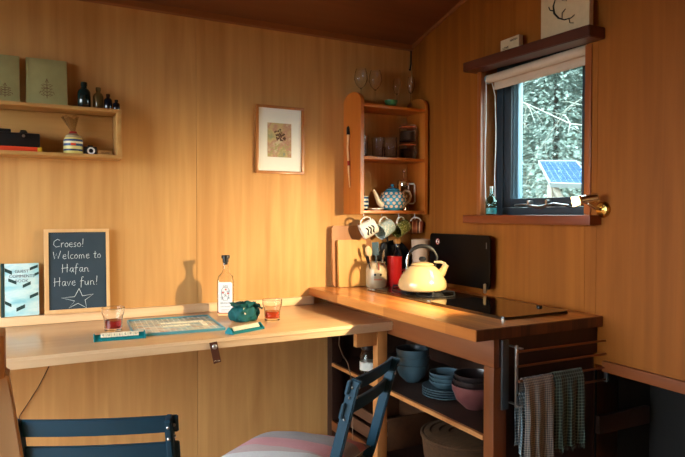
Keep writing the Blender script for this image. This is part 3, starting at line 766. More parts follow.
# ------------------------------------------------------------------ hob unit
hb = thing('hob', 'black glass hob and sink unit set into the worktop with lid raised', 'hob', (-.23, -.73, .9005))
HM = T(.23, .73, -.9005)
def roundrect(x0, x1, y0, y1, r, n=6):
    out = []
    for cx, cy, a0 in ((x1-r, y1-r, 0), (x0+r, y1-r, 90), (x0+r, y0+r, 180), (x1-r, y0+r, 270)):
        for i in range(n+1):
            a = math.radians(a0+90*i/n); out.append((cx+r*math.cos(a), cy+r*math.sin(a)))
    return out
hx0, hx1 = -.405, -.065
bm = to_bm(); prism(bm, roundrect(hx0, hx1, -1.242, -.225, .03), .9006, .905, 'z', mat=HM); obj('steel_tray', bm, 'hob_steel', hb)
bm = to_bm(); prism(bm, roundrect(hx0+.002, hx1-.002, -1.24, -.765, .028), .9055, .912, 'z', mat=HM)
lid2 = obj('sink_lid', bm, 'hob_glass', hb)
bm = to_bm(); lathe(bm, [(0, .912), (.012, .912), (.012, .916), (.009, .919), (0, .919)], 16, mat=HM @ T(-.11, -1.12, 0)); obj('lid_stop', bm, 'black', lid2)
bm = to_bm(); prism(bm, roundrect(hx0+.03, hx1-.03, -.74, -.25, .03), .9052, .9072, 'z', mat=HM); obj('burner_plate', bm, 'hob_steel', hb)
for (xx, yy, r) in ((-.24, -.39, .045), (-.24, -.60, .038)):
    bm = to_bm(); lathe(bm, [(0, .907), (r, .907), (r, .912), (r*.8, .918), (r*.8, .921), (0, .922)], 24, mat=HM @ T(xx, yy, 0)); obj('burner', bm, 'iron', hb)
    bm = to_bm()
    for k in range(4):
        a = PI/4+k*PI/2
        tube(bm, [(xx+.025*math.cos(a), yy+.025*math.sin(a), .9285), (xx+.085*math.cos(a), yy+.085*math.sin(a), .9285), (xx+.09*math.cos(a), yy+.09*math.sin(a), .909)], .0035, 6, mat=HM)
    tube(bm, [(xx+.088*math.cos(a), yy+.088*math.sin(a), .911) for a in [i*2*PI/24 for i in range(25)]], .003, 6, mat=HM)
    obj('pan_support', bm, 'iron', hb)
# raised lid leaning near the right wall
lm = WR @ T(-.045, 0, 0) @ Matrix(((0, 0, 1, 0), (1, 0, 0, 0), (0, 1, 0, 0), (0, 0, 0, 1)))
lid_mat = HM @ lm
bm = to_bm(); prism(bm, roundrect(-.745, -.262, .935, 1.188, .022), -.004, .002, 'z', mat=lid_mat); lid = obj('raised_lid', bm, 'lid_glass', hb)
for yy in (-.715, -.30):
    bm = to_bm(); prism(bm, roundrect(yy-.009, yy+.009, .916, .962, .008), -.0105, -.0045, 'z', mat=lid_mat); obj('hinge', bm, 'steel', hb)
bm = to_bm(); lathe(bm, [(0, 0), (.0165, 0), (.0165, .0008), (0, .0008)], 24, mat=lid_mat @ T(-.332, 1.145, -.0048)); st = obj('warning_sticker', bm, 'white_card', lid)
bm = to_bm(); lathe(bm, [(.0125, 0), (.0165, 0), (.0165, .0006), (.0125, .0006)], 24, mat=lid_mat @ T(-.332, 1.145, -.0057), closed=True)
tube(bm, [(-.341, 1.154, -.0053), (-.323, 1.136, -.0053)], .0017, 4, mat=lid_mat); obj('sticker_print', bm, 'red_plastic', lid)
bm = to_bm(); bx(bm, -.335, -.329, 1.136, 1.154, -.0056, -.0049, mat=lid_mat); bx(bm, -.338, -.326, 1.137, 1.143, -.0055, -.0049, mat=lid_mat); obj('sticker_pictogram', bm, 'ink', lid)
bm = to_bm(); bx(bm, -.722, -.716, 1.125, 1.155, -.0047, -.0042, mat=lid_mat); obj('lid_marking', bm, 'dark_steel', lid)

# kettle
kt = thing('kettle', 'cream enamel stovetop kettle with a black handle on the hob', 'kettle', (-.235, -.485, .9325))
kt.location = (-.255, -.515, .925)
bm = to_bm(); lathe(bm, [(0, 0), (.104, 0), (.112, .006), (.117, .022), (.113, .045), (.098, .072), (.08, .096), (.066, .110), (.056, .116), (.05, .117), (0, .112)], 40); obj('kettle_body', bm, 'cream', kt)
bm = to_bm(); lathe(bm, [(.053, .118), (.056, .121), (.05, .127), (.03, .132), (.012, .135), (0, .135)], 32); kl = obj('kettle_lid', bm, 'cream', kt)
bm = to_bm(); lathe(bm, [(0, .135), (.01, .136), (.017, .143), (.018, .151), (.012, .158), (0, .16)], 20); obj('knob', bm, 'black', kl)
sd = Vector((.86, -.5, 0)).normalized()
bm = to_bm(); tube(bm, [sd*.07+Vector((0, 0, .062)), sd*.094+Vector((0, 0, .084)), sd*.104+Vector((0, 0, .104)), sd*.110+Vector((0, 0, .114))], [.026, .02, .016, .015], 16); spt = obj('spout', bm, 'cream', kt)
bm = to_bm(); tube(bm, [sd*.107+Vector((0, 0, .114)), sd*.114+Vector((0, 0, .124))], .0165, 14); tube(bm, [sd*.112+Vector((0, 0, .124)), sd*.09+Vector((0, 0, .133)), sd*.055+Vector((0, 0, .134))], [.006, .007, .005], 8); obj('whistle', bm, 'stoneware', spt)
hp = []
for i in range(13):
    a = math.radians(168-i*150/12)
    hp.append(sd*(.074*math.cos(a))+Vector((0, 0, .112+.098*math.sin(a)**.7)))
bm = to_bm(); tube(bm, [sd*-.072+Vector((0, 0, .1)), hp[0], hp[1], hp[2]], .006, 10, flat=.5); obj('handle_bracket', bm, 'chrome', kt)
bm = to_bm(); tube(bm, [hp[-3], hp[-2], hp[-1], sd*.060+Vector((0, 0, .11))], .005, 10, flat=.5); obj('handle_bracket', bm, 'black', kt)
bm = to_bm(); tube(bm, hp[2:-2], [.006, .009, .01, .01, .01, .01, .01, .009, .007], 12); obj('handle', bm, 'black', kt)

# things behind the kettle
tj = thing('ceramic_canister', 'tall tan ceramic canister standing behind the cream kettle', 'canister', (-.036, -.19, .9005))
bm = to_bm(); lathe(bm, [(0, 0), (.038, 0), (.041, .006), (.045, .12), (.05, .235), (.052, .25), (.05, .252), (.045, .24), (.038, .01), (0, .008)], 32); obj('canister_body', bm, 'tan_ceramic', tj)
ck = thing('stoppered_bottle', 'dark bottle with a cork stopper behind the kettle handle', 'bottle', (-.130, -.10, .9005))
bm = to_bm(); lathe(bm, [(0, 0), (.032, 0), (.034, .006), (.034, .15), (.02, .19), (.015, .2), (.015, .225), (0, .225)], 24); obj('bottle_body', bm, 'navy_glass', ck)
bm = to_bm(); lathe(bm, [(0, .226), (.018, .226), (.021, .24), (.02, .252), (0, .252)], 20); obj('cork', bm, 'cork', ck)
# red cylinder
bm = to_bm(); lathe(bm, [(0, 0), (.036, 0), (.038, .004), (.04, .155), (.041, .16), (.038, .16), (.036, .15), (.034, .01), (0, .008)], 32)
tag(obj('tumbler', bm, 'red_plastic', loc=(-.182, -.155, .9005)), 'tall red tumbler between the utensil crock and kettle', 'tumbler')
# grey glass storage next to it
gj = thing('clip_jar', 'small squat glass jar half hidden between red tumbler and kettle', 'jar', (-.117, -.182, .9005))
gj.scale = (.8, .8, .8)
bm = to_bm(); lathe(bm, [(0, 0), (.036, 0), (.038, .005), (.038, .09), (.032, .1), (.032, .104), (.03, .104), (.035, .09), (.035, .008), (0, .006)], 24); obj('jar_glass', bm, 'clear', gj)
bm = to_bm(); lathe(bm, [(0, .007), (.034, .008), (.034, .07), (0, .072)], 20); obj('contents', bm, 'stoneware', gj)
bm = to_bm(); lathe(bm, [(0, .105), (.035, .105), (.036, .109), (.03, .116), (0, .118)], 24); obj('jar_lid', bm, 'steel', gj)

# utensil crock
uc = thing('utensil_crock', 'stoneware crock with a red ribbon crammed with utensils', 'crock', (-.287, -.14, .9005))
uc.scale = (.92, .92, 1)
bm = to_bm(); lathe(bm, [(0, 0), (.054, 0), (.059, .006), (.061, .03), (.061, .095), (.055, .115), (.05, .12), (.05, .128), (.054, .132), (.05, .134), (.045, .128), (.046, .118), (.055, .1), (.055, .01), (0, .008)], 36); obj('crock_body', bm, 'stoneware', uc)
bm = to_bm()
for a in (-128, -96):
    q = Vector((math.cos(math.radians(a)), math.sin(math.radians(a)), 0))*.0615
    lathe(bm, [(0, 0), (.0065, 0), (.006, .001), (0, .001)], 12, mat=T(q.x, q.y, .07) @ q.to_track_quat('Z', 'Y').to_matrix().to_4x4())
obj('printed_dots', bm, 'ink', uc)
bm = to_bm()
for a in range(-132, -88, 5):
    q = Vector((math.cos(math.radians(a)), math.sin(math.radians(a)), 0))*.0614
    bx(bm, -.0018, .0018, -.001, .0005, -.003, .003, mat=T(q.x, q.y, .044) @ R(math.radians(a+90), 'Z'))
obj('printed_text', bm, 'red_ink', uc)
bm = to_bm(); tube(bm, [(-.02, -.055, .13), (-.022, -.064, .115), (-.022, -.065, .095)], .008, 6, flat=.3); obj('ribbon', bm, 'red_plastic', uc)
def ut(name, label, dx, dy, lean, h, m, head, hm):
    t = thing(name, label, 'utensil', (-.287+dx*.5, -.14+dy*.5, .9105), 0, 'utensils in the crock')
    b = Vector((0, 0, 0)); e = Vector((lean[0], lean[1], h))
    bm = to_bm(); tube(bm, [b, e], .004, 8); obj('shaft', bm, m, t)
    d = e.normalized(); q = T(*(e)) @ d.to_track_quat('Z', 'Y').to_matrix().to_4x4() @ R(.5, 'Z')
    bm = to_bm()
    if head == 'spoon': bmesh.ops.create_uvsphere(bm, u_segments=14, v_segments=8, radius=1, matrix=q @ T(0, 0, .028) @ Matrix.Diagonal((.019, .005, .03, 1)))
    elif head == 'spatula': bx(bm, -.018, .018, -.002, .002, 0, .07, .0015, mat=q)
    elif head == 'whisk':
        for k in range(5):
            a = k*PI/5
            tube(bm, [(0, 0, 0), (.018*math.cos(a), .018*math.sin(a), .035), (.012*math.cos(a), .012*math.sin(a), .065), (-.012*math.cos(a), -.012*math.sin(a), .065), (-.018*math.cos(a), -.018*math.sin(a), .035), (0, 0, 0)], .001, 5, mat=q)
    else: tube(bm, [(0, 0, 0), (0, 0, .04)], [.007, .009], 8, mat=q)
    for f_ in bm.faces: f_.smooth = head != 'spatula'
    obj('head', bm, hm, t)
ut('wooden_spoon', 'wooden spoon leaning to the left in the crock', -.02, 0, (-.035, -.005, 0), .155, 'pale_wood', 'spoon', 'pale_wood')
ut('spatula', 'blue-grey spatula standing upright in the crock', .0, -.01, (-.012, -.008, 0), .16, 'bluegrey_cer', 'spatula', 'bluegrey_cer')
ut('ladle', 'black plastic spoon leaning right in the crock', .03, .01, (.03, .005, 0), .17, 'black', 'spoon', 'black')
ut('whisk', 'steel wire whisk in the middle of the crock', .01, .02, (.008, .01, 0), .15, 'steel', 'whisk', 'steel')
ut('kitchen_knife', 'black-handled tool at far left of the crock', -.03, -.02, (-.045, -.012, 0), .12, 'black', 'grip', 'black')
ut('slotted_spoon', 'steel serving spoon with bright round head in the crock', .02, -.02, (.014, -.015, 0), .135, 'steel', 'spoon', 'chrome')

# pan shape added to stand for unidentified dark shapes and wall shade here
fp = thing('dark_stand_in', 'black pan-shaped stand-in added for the dark area behind the crock', 'pan', (-.125, -.028, 1.022), rot=(PI/2-.08, 0, 0))
bm = to_bm(); lathe(bm, [(0, 0), (.095, 0), (.118, .03), (.12, .03), (.117, .028), (.096, .004), (0, .003)], 40); obj('stand_in_body', bm, 'black_matt', fp)
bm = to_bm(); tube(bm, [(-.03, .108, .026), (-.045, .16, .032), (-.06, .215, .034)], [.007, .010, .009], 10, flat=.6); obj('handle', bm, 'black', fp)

# cutting boards
def cutting(name, label, w, h, t, loc, lean, m, r=.012):
    bm = to_bm(); prism(bm, roundrect(-w/2, w/2, 0, h, r), 0, -t, 'y'); bmesh.ops.bevel(bm, geom=[e for e in bm.edges if abs(e.calc_face_angle(0)) > 1], offset=.002, segments=2, affect='EDGES')
    return tag(obj(name, bm, m, loc=loc, rot=(lean, 0, 0)), label, 'cutting board', 'cutting boards against the wall')
cutting('cutting_board', 'larger cutting board leaning directly on the back wall', .24, .325, .018, (-.383, -.04, .9012), -.055, 'board_dark', .02)
cutting('cutting_board', 'smaller light cutting board standing in front of the larger', .172, .25, .018, (-.395, -.068, .9012), -.07, 'board_light', .008)

# ------------------------------------------------------------------ towel rail and towels
tr = thing('towel_rail', 'folding metal towel rail fixed to the cabinet end', 'towel rail', (-.45, -1.311, .6))
TM = T(.45, 1.311, -.6)
bm = to_bm(); bx(bm, -.488, -.458, -1.318, -1.3105, .607, .85, .001, mat=TM); obj('back_plate', bm, 'dark_steel', tr)
bm = to_bm(); bx(bm, -.457, -.443, -1.372, -1.3105, .628, .632, 0, mat=TM); bx(bm, -.457, -.443, -1.372, -1.3105, .826, .830, 0, mat=TM); bx(bm, -.455, -.445, -1.35, -1.342, .62, .835, .001, mat=TM); obj('pivot_bar', bm, 'steel', tr)
bm = to_bm(); bx(bm, .002, .010, -1.354, -1.338, .65, .82, .001, mat=TM); obj('end_bracket', bm, 'dark_steel', tr)
rods = [(.812, -1.347), (.762, -1.35), (.712, -1.356), (.663, -1.347)]
for z, y in rods:
    bm = to_bm(); tube(bm, [(-.45, y, z+.0), (.015, y+.002, z-.004)], .0045, 10, mat=TM); bmesh.ops.create_uvsphere(bm, u_segments=10, v_segments=6, radius=.0065, matrix=TM @ T(.017, y+.002, z-.004)); obj('rod', bm, 'rail_rod', tr)

def towel(name, label, x0, x1, zt, yt, front, back, m, seed, hem, x0b=None):
    """cloth over a rod: front and back fall with soft folds and thread fringe"""
    rnd = random.Random(seed); bm = to_bm()
    nx = 26; prof = []
    r = .0085
    for k in range(14): prof.append((-r-.004-.006*math.sin(k/13*2), zt-front*(1-k/14)))
    for k in range(7):
        a = PI-PI*k/6; prof.append((-math.cos(a-PI)*-r if False else math.cos(a)*r, zt+math.sin(a)*r))
    for k in range(1, 12): prof.append((r+.002, zt-back*k/11))
    grid = []
    for i in range(nx+1):
        u = i/nx; row = []
        for j, (dy, z) in enumerate(prof):
            fall = max(0, (zt-z))/max(front, .01)
            side = -1 if j < 14 else 1
            fold = .006*math.sin(u*17+seed)*min(1, fall*2.5)+.003*math.sin(u*41+seed*2)*fall
            sp_ = 1+.05*fall*(1 if side < 0 else .6)
            xc = (x0+x1)/2; x = xc+(x0+(x1-x0)*u-xc)*sp_+.003*math.sin(z*40+seed)*fall
            row.append(bm.verts.new((x, yt+dy+fold*(1 if side < 0 else .25)-(.006*fall if side < 0 else -.0), z+.0015*math.sin(u*70)*(1 if abs(z-zt) < .02 else 0))))
        grid.append(row)
    for a, b in zip(grid, grid[1:]):
        for j in range(len(prof)-1):
            q = bm.faces.new((a[j], b[j], b[j+1], a[j+1])); q.smooth = True
    bmesh.ops.recalc_face_normals(bm, faces=bm.faces[:])
    bmesh.ops.solidify(bm, geom=bm.faces[:], thickness=.0016)
    t = thing(name, label, 'towel', (0, 0, 0), 0, 'checked towels on the rail')
    obj('cloth', bm, m, t)
    bm = to_bm()
    for i in range(0, 34):
        u = (i+.5)/34; gi = min(nx-1, int(u*nx)); x = (x0+x1)/2+(x0+(x1-x0)*u-(x0+x1)/2)*1.05+rnd.uniform(-.001, .001)
        y = yt+prof[0][0]-.006+.006*math.sin(u*17+seed)
        tube(bm, [(x, y, zt-front+.003), (x+rnd.uniform(-.002, .002), y-.001, zt-front-rnd.uniform(.012, .02))], .001, 4)
    obj('fringe', bm, m, t)
    return t
towel('tea_towel', 'grey checked tea towel hanging left on the rail', -.436, -.298, .7140, -1.357, .30, .24, 'towel_grey', 3, 0)
towel('tea_towel', 'dark green checked tea towel hanging right on the rail', -.292, -.147, .7165, -1.357, .262, .2, 'towel_green', 8, 0)
towel('tea_towel', 'pale blue checked towel, its strip showing behind the grey one', -.447, -.40, .663, -1.346, .20, .18, 'towel_blue', 5, 0)

# ------------------------------------------------------------------ corner wall shelf
cs = thing('wall_shelf', 'orange pine wall shelf with rounded ends in the corner above the mugs', 'shelf', (-.2, 0, 1.28))
SM = T(.2, 0, -1.28)
def side(x0, x1, yf):
    z0, z1 = 1.288, 1.93
    poly = [(-.002, z0), (yf, z0), (yf, z1-.055)]
    for i in range(1, 12):
        a = math.pi*i/11
        poly.append((yf/2-.0+math.cos(a)*-(-yf/2) if False else yf/2+math.cos(a)*(yf/2), z1-.055+math.sin(a)*.055))
    poly.append((-.002, z1-.055))
    # de-duplicate
    pl = []
    for p in poly:
        if not pl or (abs(p[0]-pl[-1][0])+abs(p[1]-pl[-1][1])) > 1e-4: pl.append(p)
    bm = to_bm(); prism(bm, pl, x0, x1, 'x', mat=SM)
    bmesh.ops.bevel(bm, geom=[e for e in bm.edges if e.calc_length() < .6 and abs(e.calc_face_angle(0)) > 1.2], offset=.0015, segments=1, affect='EDGES')
    obj('side_panel', bm, 'pine_orange', cs)
side(-.413, -.393, -.19); side(-.008, .010, -.19)
SZ = [1.862, 1.590, 1.308]
for z in SZ:
    bm = to_bm(); bx(bm, -.3925, -.0085, -.186, -.012, z-.016, z, .0015, mat=SM); obj('shelf', bm, 'pine_orange_x', cs)
bm = to_bm(); bx(bm, -.3925, -.0085, -.011, -.003, 1.30, 1.862, 0, mat=SM); obj('back_board', bm, 'ply_back', cs)
HX = [-.357, -.245, -.135, -.03]
for hx in HX:
    bm = to_bm(); pts = [(hx, -.125, 1.294), (hx, -.125, 1.277)]+[(hx, -.125-.009*math.sin(a), 1.268+.009*math.cos(a)) for a in [i*PI*1.5/8 for i in range(9)]]
    tube(bm, pts, .0016, 6, mat=SM); obj('hook', bm, 'steel', cs)

# stick hanging on the shelf's left side
stk = thing('hanging_stick', 'carved driftwood stick hung on the side of the corner shelf', 'ornament', (-.4155, -.1, 1.6))
bm = to_bm(); tube(bm, [(-.004, .035, .15), (-.005, .03, .11)], [.008, .01], 8); tube(bm, [(-.005, .028, .145), (-.006, .03, .155)], .004, 6); obj('wrapped_top', bm, 'black', stk)
bm = to_bm(); tube(bm, [(-.005, .03, .11), (-.006, .034, .04), (-.006, .028, .0)], [.007, .005, .006], 8); tube(bm, [(-.006, .028, 0), (-.006, .022, -.08), (-.006, .01, -.17)], [.006, .006, .002], 8); obj('shaft', bm, 'pale_wood', stk)
bm = to_bm(); tube(bm, [(-.006, .026, -.03), (-.006, .0225, -.055)], .0072, 8); obj('red_binding', bm, 'red_plastic', stk)

# wine glasses
def wineglass(name, label, loc, h, rb, hb_, group):
    t = thing(name, label, 'glass', loc, 0, group)
    st_ = h-hb_
    bm = to_bm(); lathe(bm, [(0, .0005), (.03, 0), (.03, .002), (.012, .004), (.0035, .01), (.003, st_-.006), (.006, st_), (0, st_+.001)], 24); obj('stem', bm, 'clear', t)
    bm = to_bm()
    o = [(0, st_+.0015), (.01, st_+.004), (rb*.7, st_+hb_*.2), (rb, st_+hb_*.45), (rb*.92, st_+hb_*.75), (rb*.72, h)]
    i = [(r-.0018 if r > .002 else 0, z+(.0015 if k < 2 else 0)) for k, (r, z) in enumerate(o)]
    lathe(bm, o+list(reversed(i)), 28); obj('glass_bowl', bm, 'clear', t)
    return t
wineglass('wine_glass', 'tall wine glass at the left end above the corner shelf', (-.352, -.085, SZ[0]+.0005), .20, .036, .105, 'wine glasses on top of the corner shelf')
wineglass('wine_glass', 'tall wine glass second from left above the corner shelf', (-.265, -.09, SZ[0]+.0005), .20, .036, .105, 'wine glasses on top of the corner shelf')
wineglass('wine_glass', 'slim stemmed glass just right of the green bowl', (-.125, -.085, SZ[0]+.0005), .17, .022, .085, 'slim glasses on top of the corner shelf')
wineglass('wine_glass', 'slim stemmed glass at the right end by the ceiling cable', (-.032, -.085, SZ[0]+.0005), .19, .022, .09, 'slim glasses on top of the corner shelf')
bm = to_bm(); lathe(bm, bowl_prof(.036, .04, .003, .55), 28)
tag(obj('small_bowl', bm, 'green_bowl', loc=(-.185, -.12, SZ[0]+.0005)), 'small green bowl on top of the corner shelf', 'bowl')
bm = to_bm(); lathe(bm, bowl_prof(.02, .05, .003, .8), 20)
tag(obj('small_cup', bm, 'black', loc=(-.153, -.075, SZ[0]+.0005)), 'little black cup right behind the small green bowl', 'cup')

# middle shelf
def tumbler(name, label, loc, r, h, group, mt='clear', flare=1.1):
    bm = to_bm(); lathe(bm, [(0, .0005), (r*.85, 0), (r*.9, .003), (r*flare, h), (r*flare-.002, h), (r*.9-.002, .01), (0, .008)], 24)
    return tag(obj(name, bm, mt, loc=loc), label, 'glass', group)
tumbler('tumbler', 'clear tumbler at the left end of the middle corner shelf', (-.352, -.1, SZ[1]+.0005), .03, .115, 'tumblers on the corner shelf')
tumbler('tumbler', 'clear tumbler second from left on the middle corner shelf', (-.322, -.045, SZ[1]+.0005), .026, .1, 'tumblers on the corner shelf')
tumbler('tumbler', 'clear tumbler left of the cut glass on the middle corner shelf', (-.256, -.1, SZ[1]+.0005), .03, .11, 'tumblers on the corner shelf')
cg = thing('cut_glass_tumbler', 'faceted glass jar left of the dark clip jars', 'glass', (-.175, -.1, SZ[1]+.0005))
bm = to_bm(); lathe(bm, [(0, .0005), (.032, 0), (.034, .004), (.037, .08), (.033, .105), (.035, .115), (.033, .115), (.031, .104), (.0345, .08), (.0315, .01), (0, .008)], 12); obj('glass_body', bm, 'clear', cg)
bm = to_bm()
for i in range(12):
    a = i*PI/6
    for z in (.03, .055):
        bx(bm, -.005, .005, -.001, .001, -.008, .008, .0, mat=T(.0362*math.cos(a), .0362*math.sin(a), z) @ R(a+PI/2, 'Z') @ R(.78, 'Y'))
obj('cut_pattern', bm, 'clear', cg)
def clipjar(label, loc, cont):
    t = thing('clip_top_jar', label, 'jar', loc, 0, 'clip jars with orange seals')
    bm = to_bm(); lathe(bm, [(0, .0005), (.044, 0), (.048, .004), (.048, .072), (.044, .078), (.042, .078), (.0455, .07), (.0455, .006), (0, .004)], 28); obj('jar_glass', bm, 'clear', t)
    bm = to_bm(); lathe(bm, [(0, .0045), (.0445, .0055), (.0445, .058), (0, .06)], 24); obj('contents', bm, cont, t)
    bm = to_bm(); lathe(bm, [(.03, .0785), (.0465, .0785), (.0465, .083), (.03, .083)], 28, closed=True); obj('seal', bm, 'orange_seal', t)
    bm = to_bm(); lathe(bm, [(0, .0835), (.046, .0835), (.047, .088), (.044, .0945), (0, .0955)], 28); obj('jar_lid', bm, 'clear', t)
    bm = to_bm()
    tube(bm, [(.034, -.036, .03), (.036, -.039, .06), (.026, -.041, .09), (.01, -.049, .085), (.014, -.05, .05), (.028, -.043, .035)], .0015, 6); obj('clip', bm, 'chrome', t)
    return t
clipjar('lower dark clip-top jar with orange seal on the corner shelf', (-.062, -.1, SZ[1]+.0005), 'coffee')
clipjar('upper clip-top jar with orange seal, stacked on another', (-.062, -.1, SZ[1]+.097), 'inner_dark')

# bottom shelf: striped mug, saucer, teapot, cafetiere
def mug(name, label, matx, r, h, m, group=None, hs=.8, inner=None, taper=1.):
    t = thing(name, label, 'mug', group=group, mat=matx)
    bm = to_bm(); lathe(bm, [(0, .0005), (r*.8*taper, 0), (r*.93*taper, .004), (r, h*.5), (r, h-.001), (r-.0015, h), (r-.003, h-.001), (r-.004, h*.5), (r*.9*taper-.003, .009), (0, .007)], 32); obj('mug_body', bm, m, t)
    bm = to_bm(); pts = []
    for i in range(13):
        a = -PI/2+PI*i/12; pts.append((r-.002+math.cos(a)*h*.34*hs, 0, h*.5+math.sin(a)*h*.34))
    tube(bm, pts, .0042, 10, flat=1.5); obj('handle', bm, inner or m, t)
    return t
mug('striped_mug', 'blue and white striped mug at left on the lowest corner shelf', T(-.333, -.055, SZ[2]+.0005) @ R(2.6, 'Z'), .041, .078, 'stripe_mug')
bm = to_bm(); lathe(bm, plate_prof(.046, .008), 32)
tag(obj('saucer', bm, 'white_cer', loc=(-.292, -.137, SZ[2]+.0005)), 'small white saucer between striped mug and teapot', 'saucer')
tp = thing('teapot', 'round blue teapot with pink polka dots on the corner shelf', 'teapot', (-.175, -.122, SZ[2]+.0005))
tp.scale = (.95, .95, .95)
tr_ = [(.045, 0), (.05, .004), (.066, .02), (.078, .05), (.076, .075), (.062, .1), (.045, .113), (.04, .116)]
bm = to_bm(); lathe(bm, [(0, .001)]+tr_+[(0, .114)], 40); obj('teapot_body', bm, 'teapot_blue', tp)
bm = to_bm()
def rad_at(z):
    for (r0, z0), (r1, z1) in zip(tr_, tr_[1:]):
        if z0 <= z <= z1: return r0+(r1-r0)*(z-z0)/(z1-z0)
    return .05
for row, z in enumerate((.022, .041, .060, .079, .096)):
    n = 14; r = rad_at(z)
    for i in range(n):
        a = 2*PI*(i+.5*(row % 2))/n
        r_ = rad_at(z+.004); rl = rad_at(z-.004)
        nrm = Vector((math.cos(a), math.sin(a), -(r_-rl)/.008)).normalized()
        p = Vector((r*math.cos(a), r*math.sin(a), z))+nrm*.0003
        lathe(bm, [(0, .0022), (.0055, .0018), (.0092, .0003), (.0094, -.001)], 12, mat=T(*p) @ nrm.to_track_quat('Z', 'Y').to_matrix().to_4x4())
obj('polka_dots', bm, 'pink_dot', tp)
bm = to_bm(); lathe(bm, [(0, .1165), (.041, .1165), (.042, .12), (.03, .128), (.01, .131), (0, .131)], 28); tl = obj('teapot_lid', bm, 'teapot_blue', tp)
bm = to_bm(); lathe(bm, [(0, .131), (.005, .131), (.006, .136), (.011, .142), (.008, .149), (0, .151)], 16); obj('knob', bm, 'teapot_blue', tl)
bm = to_bm(); tube(bm, [(-.066, 0, .03), (-.09, 0, .045), (-.105, 0, .075), (-.118, 0, .105), (-.13, 0, .115)], [.02, .016, .012, .009, .009], 16); obj('spout', bm, 'cream_glaze', tp)
bm = to_bm(); tube(bm, [(.06, 0, .095), (.085, 0, .115), (.115, 0, .11), (.127, 0, .085), (.115, 0, .055), (.09, 0, .038), (.07, 0, .033)], .007, 12); obj('handle', bm, 'cream_glaze', tp)
cf = thing('cafetiere', 'glass and chrome cafetiere right of the teapot on the corner shelf', 'coffee press', (-.056, -.052, SZ[2]+.0005))
bm = to_bm(); lathe(bm, [(0, .004), (.034, .004), (.036, .01), (.036, .15), (.034, .15), (.034, .012), (0, .008)], 28); obj('beaker', bm, 'clear', cf)
bm = to_bm()
for a in range(4):
    an = a*PI/2+.4; bx(bm, -.006, .006, -.001, .001, 0, .155, 0, mat=T(.0378*math.cos(an), .0378*math.sin(an), 0) @ R(an+PI/2, 'Z'))
for z in (.002, .075, .14): lathe(bm, [(.0372, z), (.039, z), (.039, z+.01), (.0372, z+.01)], 28, closed=True)
lathe(bm, [(0, 0), (.039, 0), (.039, .0025), (0, .0025)], 28); obj('chrome_cage', bm, 'chrome', cf)
bm = to_bm(); lathe(bm, [(0, .1555), (.038, .1555), (.039, .162), (.034, .172), (.012, .178), (0, .178)], 28); tube(bm, [(0, 0, .178), (0, 0, .215)], .003, 8); bmesh.ops.create_uvsphere(bm, u_segments=14, v_segments=8, radius=.009, matrix=T(0, 0, .222)); obj('plunger_lid', bm, 'chrome', cf)
bm = to_bm(); tube(bm, [(.025, -.03, .15), (.038, -.044, .15), (.042, -.048, .14), (.042, -.048, .05), (.036, -.042, .04), (.025, -.03, .04)], .005, 8); obj('handle', bm, 'white_plastic', cf)

# hanging mugs
def hang(hx, hdir, odir, r, h, hs, yaw=0):
    X = Vector(hdir).normalized(); Z = Vector(odir); Z = (Z-X*Z.dot(X)).normalized(); Y = Z.cross(X)
    m = Matrix(((X.x, Y.x, Z.x, 0), (X.y, Y.y, Z.y, 0), (X.z, Y.z, Z.z, 0), (0, 0, 0, 1)))
    # handle's inner top rests in the hook
    hk = Vector((hx, -.134, 1.2655))
    loc = m @ Vector((r-.002+h*.34*hs-.006, 0, h*.5))
    return T(*(hk-loc)) @ m
m1 = hang(HX[0], (-.50, -.2, .80), (-.75, .30, -.55), .044, .088, .95)
g1 = mug('hanging_mug', 'white mug with black wave print hanging first from left', m1, .044, .088, 'white_cer', 'mugs hanging under the corner shelf', .95)
bm = to_bm()
for k in range(3):
    pts = []
    for i in range(9):
        a = math.radians(-112+i*8); z = .062-.0165*k+.005*math.sin(i*.9)
        pts.append((.0447*math.cos(a), .0447*math.sin(a), z))
    tube(bm, pts, [.001, .004, .0055, .005, .004, .0044, .005, .004, .001], 6, flat=.3)
for k in range(4):
    pts = [(.0444*math.cos(math.radians(a)), .0444*math.sin(math.radians(a)), .018+.004*k) for a in range(-160, -116, 8)]
    tube(bm, pts, .0006, 4)
obj('printed_waves', bm, 'ink', g1)
mug('hanging_mug', 'pale blue speckled mug hanging second from left', hang(HX[1], (-.36, -.2, .9), (-.85, -.25, -.4), .043, .095, .8), .043, .095, 'pale_blue_cer', 'mugs hanging under the corner shelf', .8, 'white_cer')
mug('hanging_mug', 'green leaf-patterned mug hanging third from left', hang(HX[2], (-.3, -.2, .9), (-.88, -.25, -.35), .039, .092, .85), .039, .092, 'green_mug', 'mugs hanging under the corner shelf', .85, 'white_cer')
mug('hanging_mug', 'brown banded mug hanging last on the right beside the wall', hang(HX[3], (-.25, -.35, .9), (-.6, .65, -.3), .037, .08, .85), .037, .08, 'brown_mug', 'mugs hanging under the corner shelf', .85, 'white_cer')

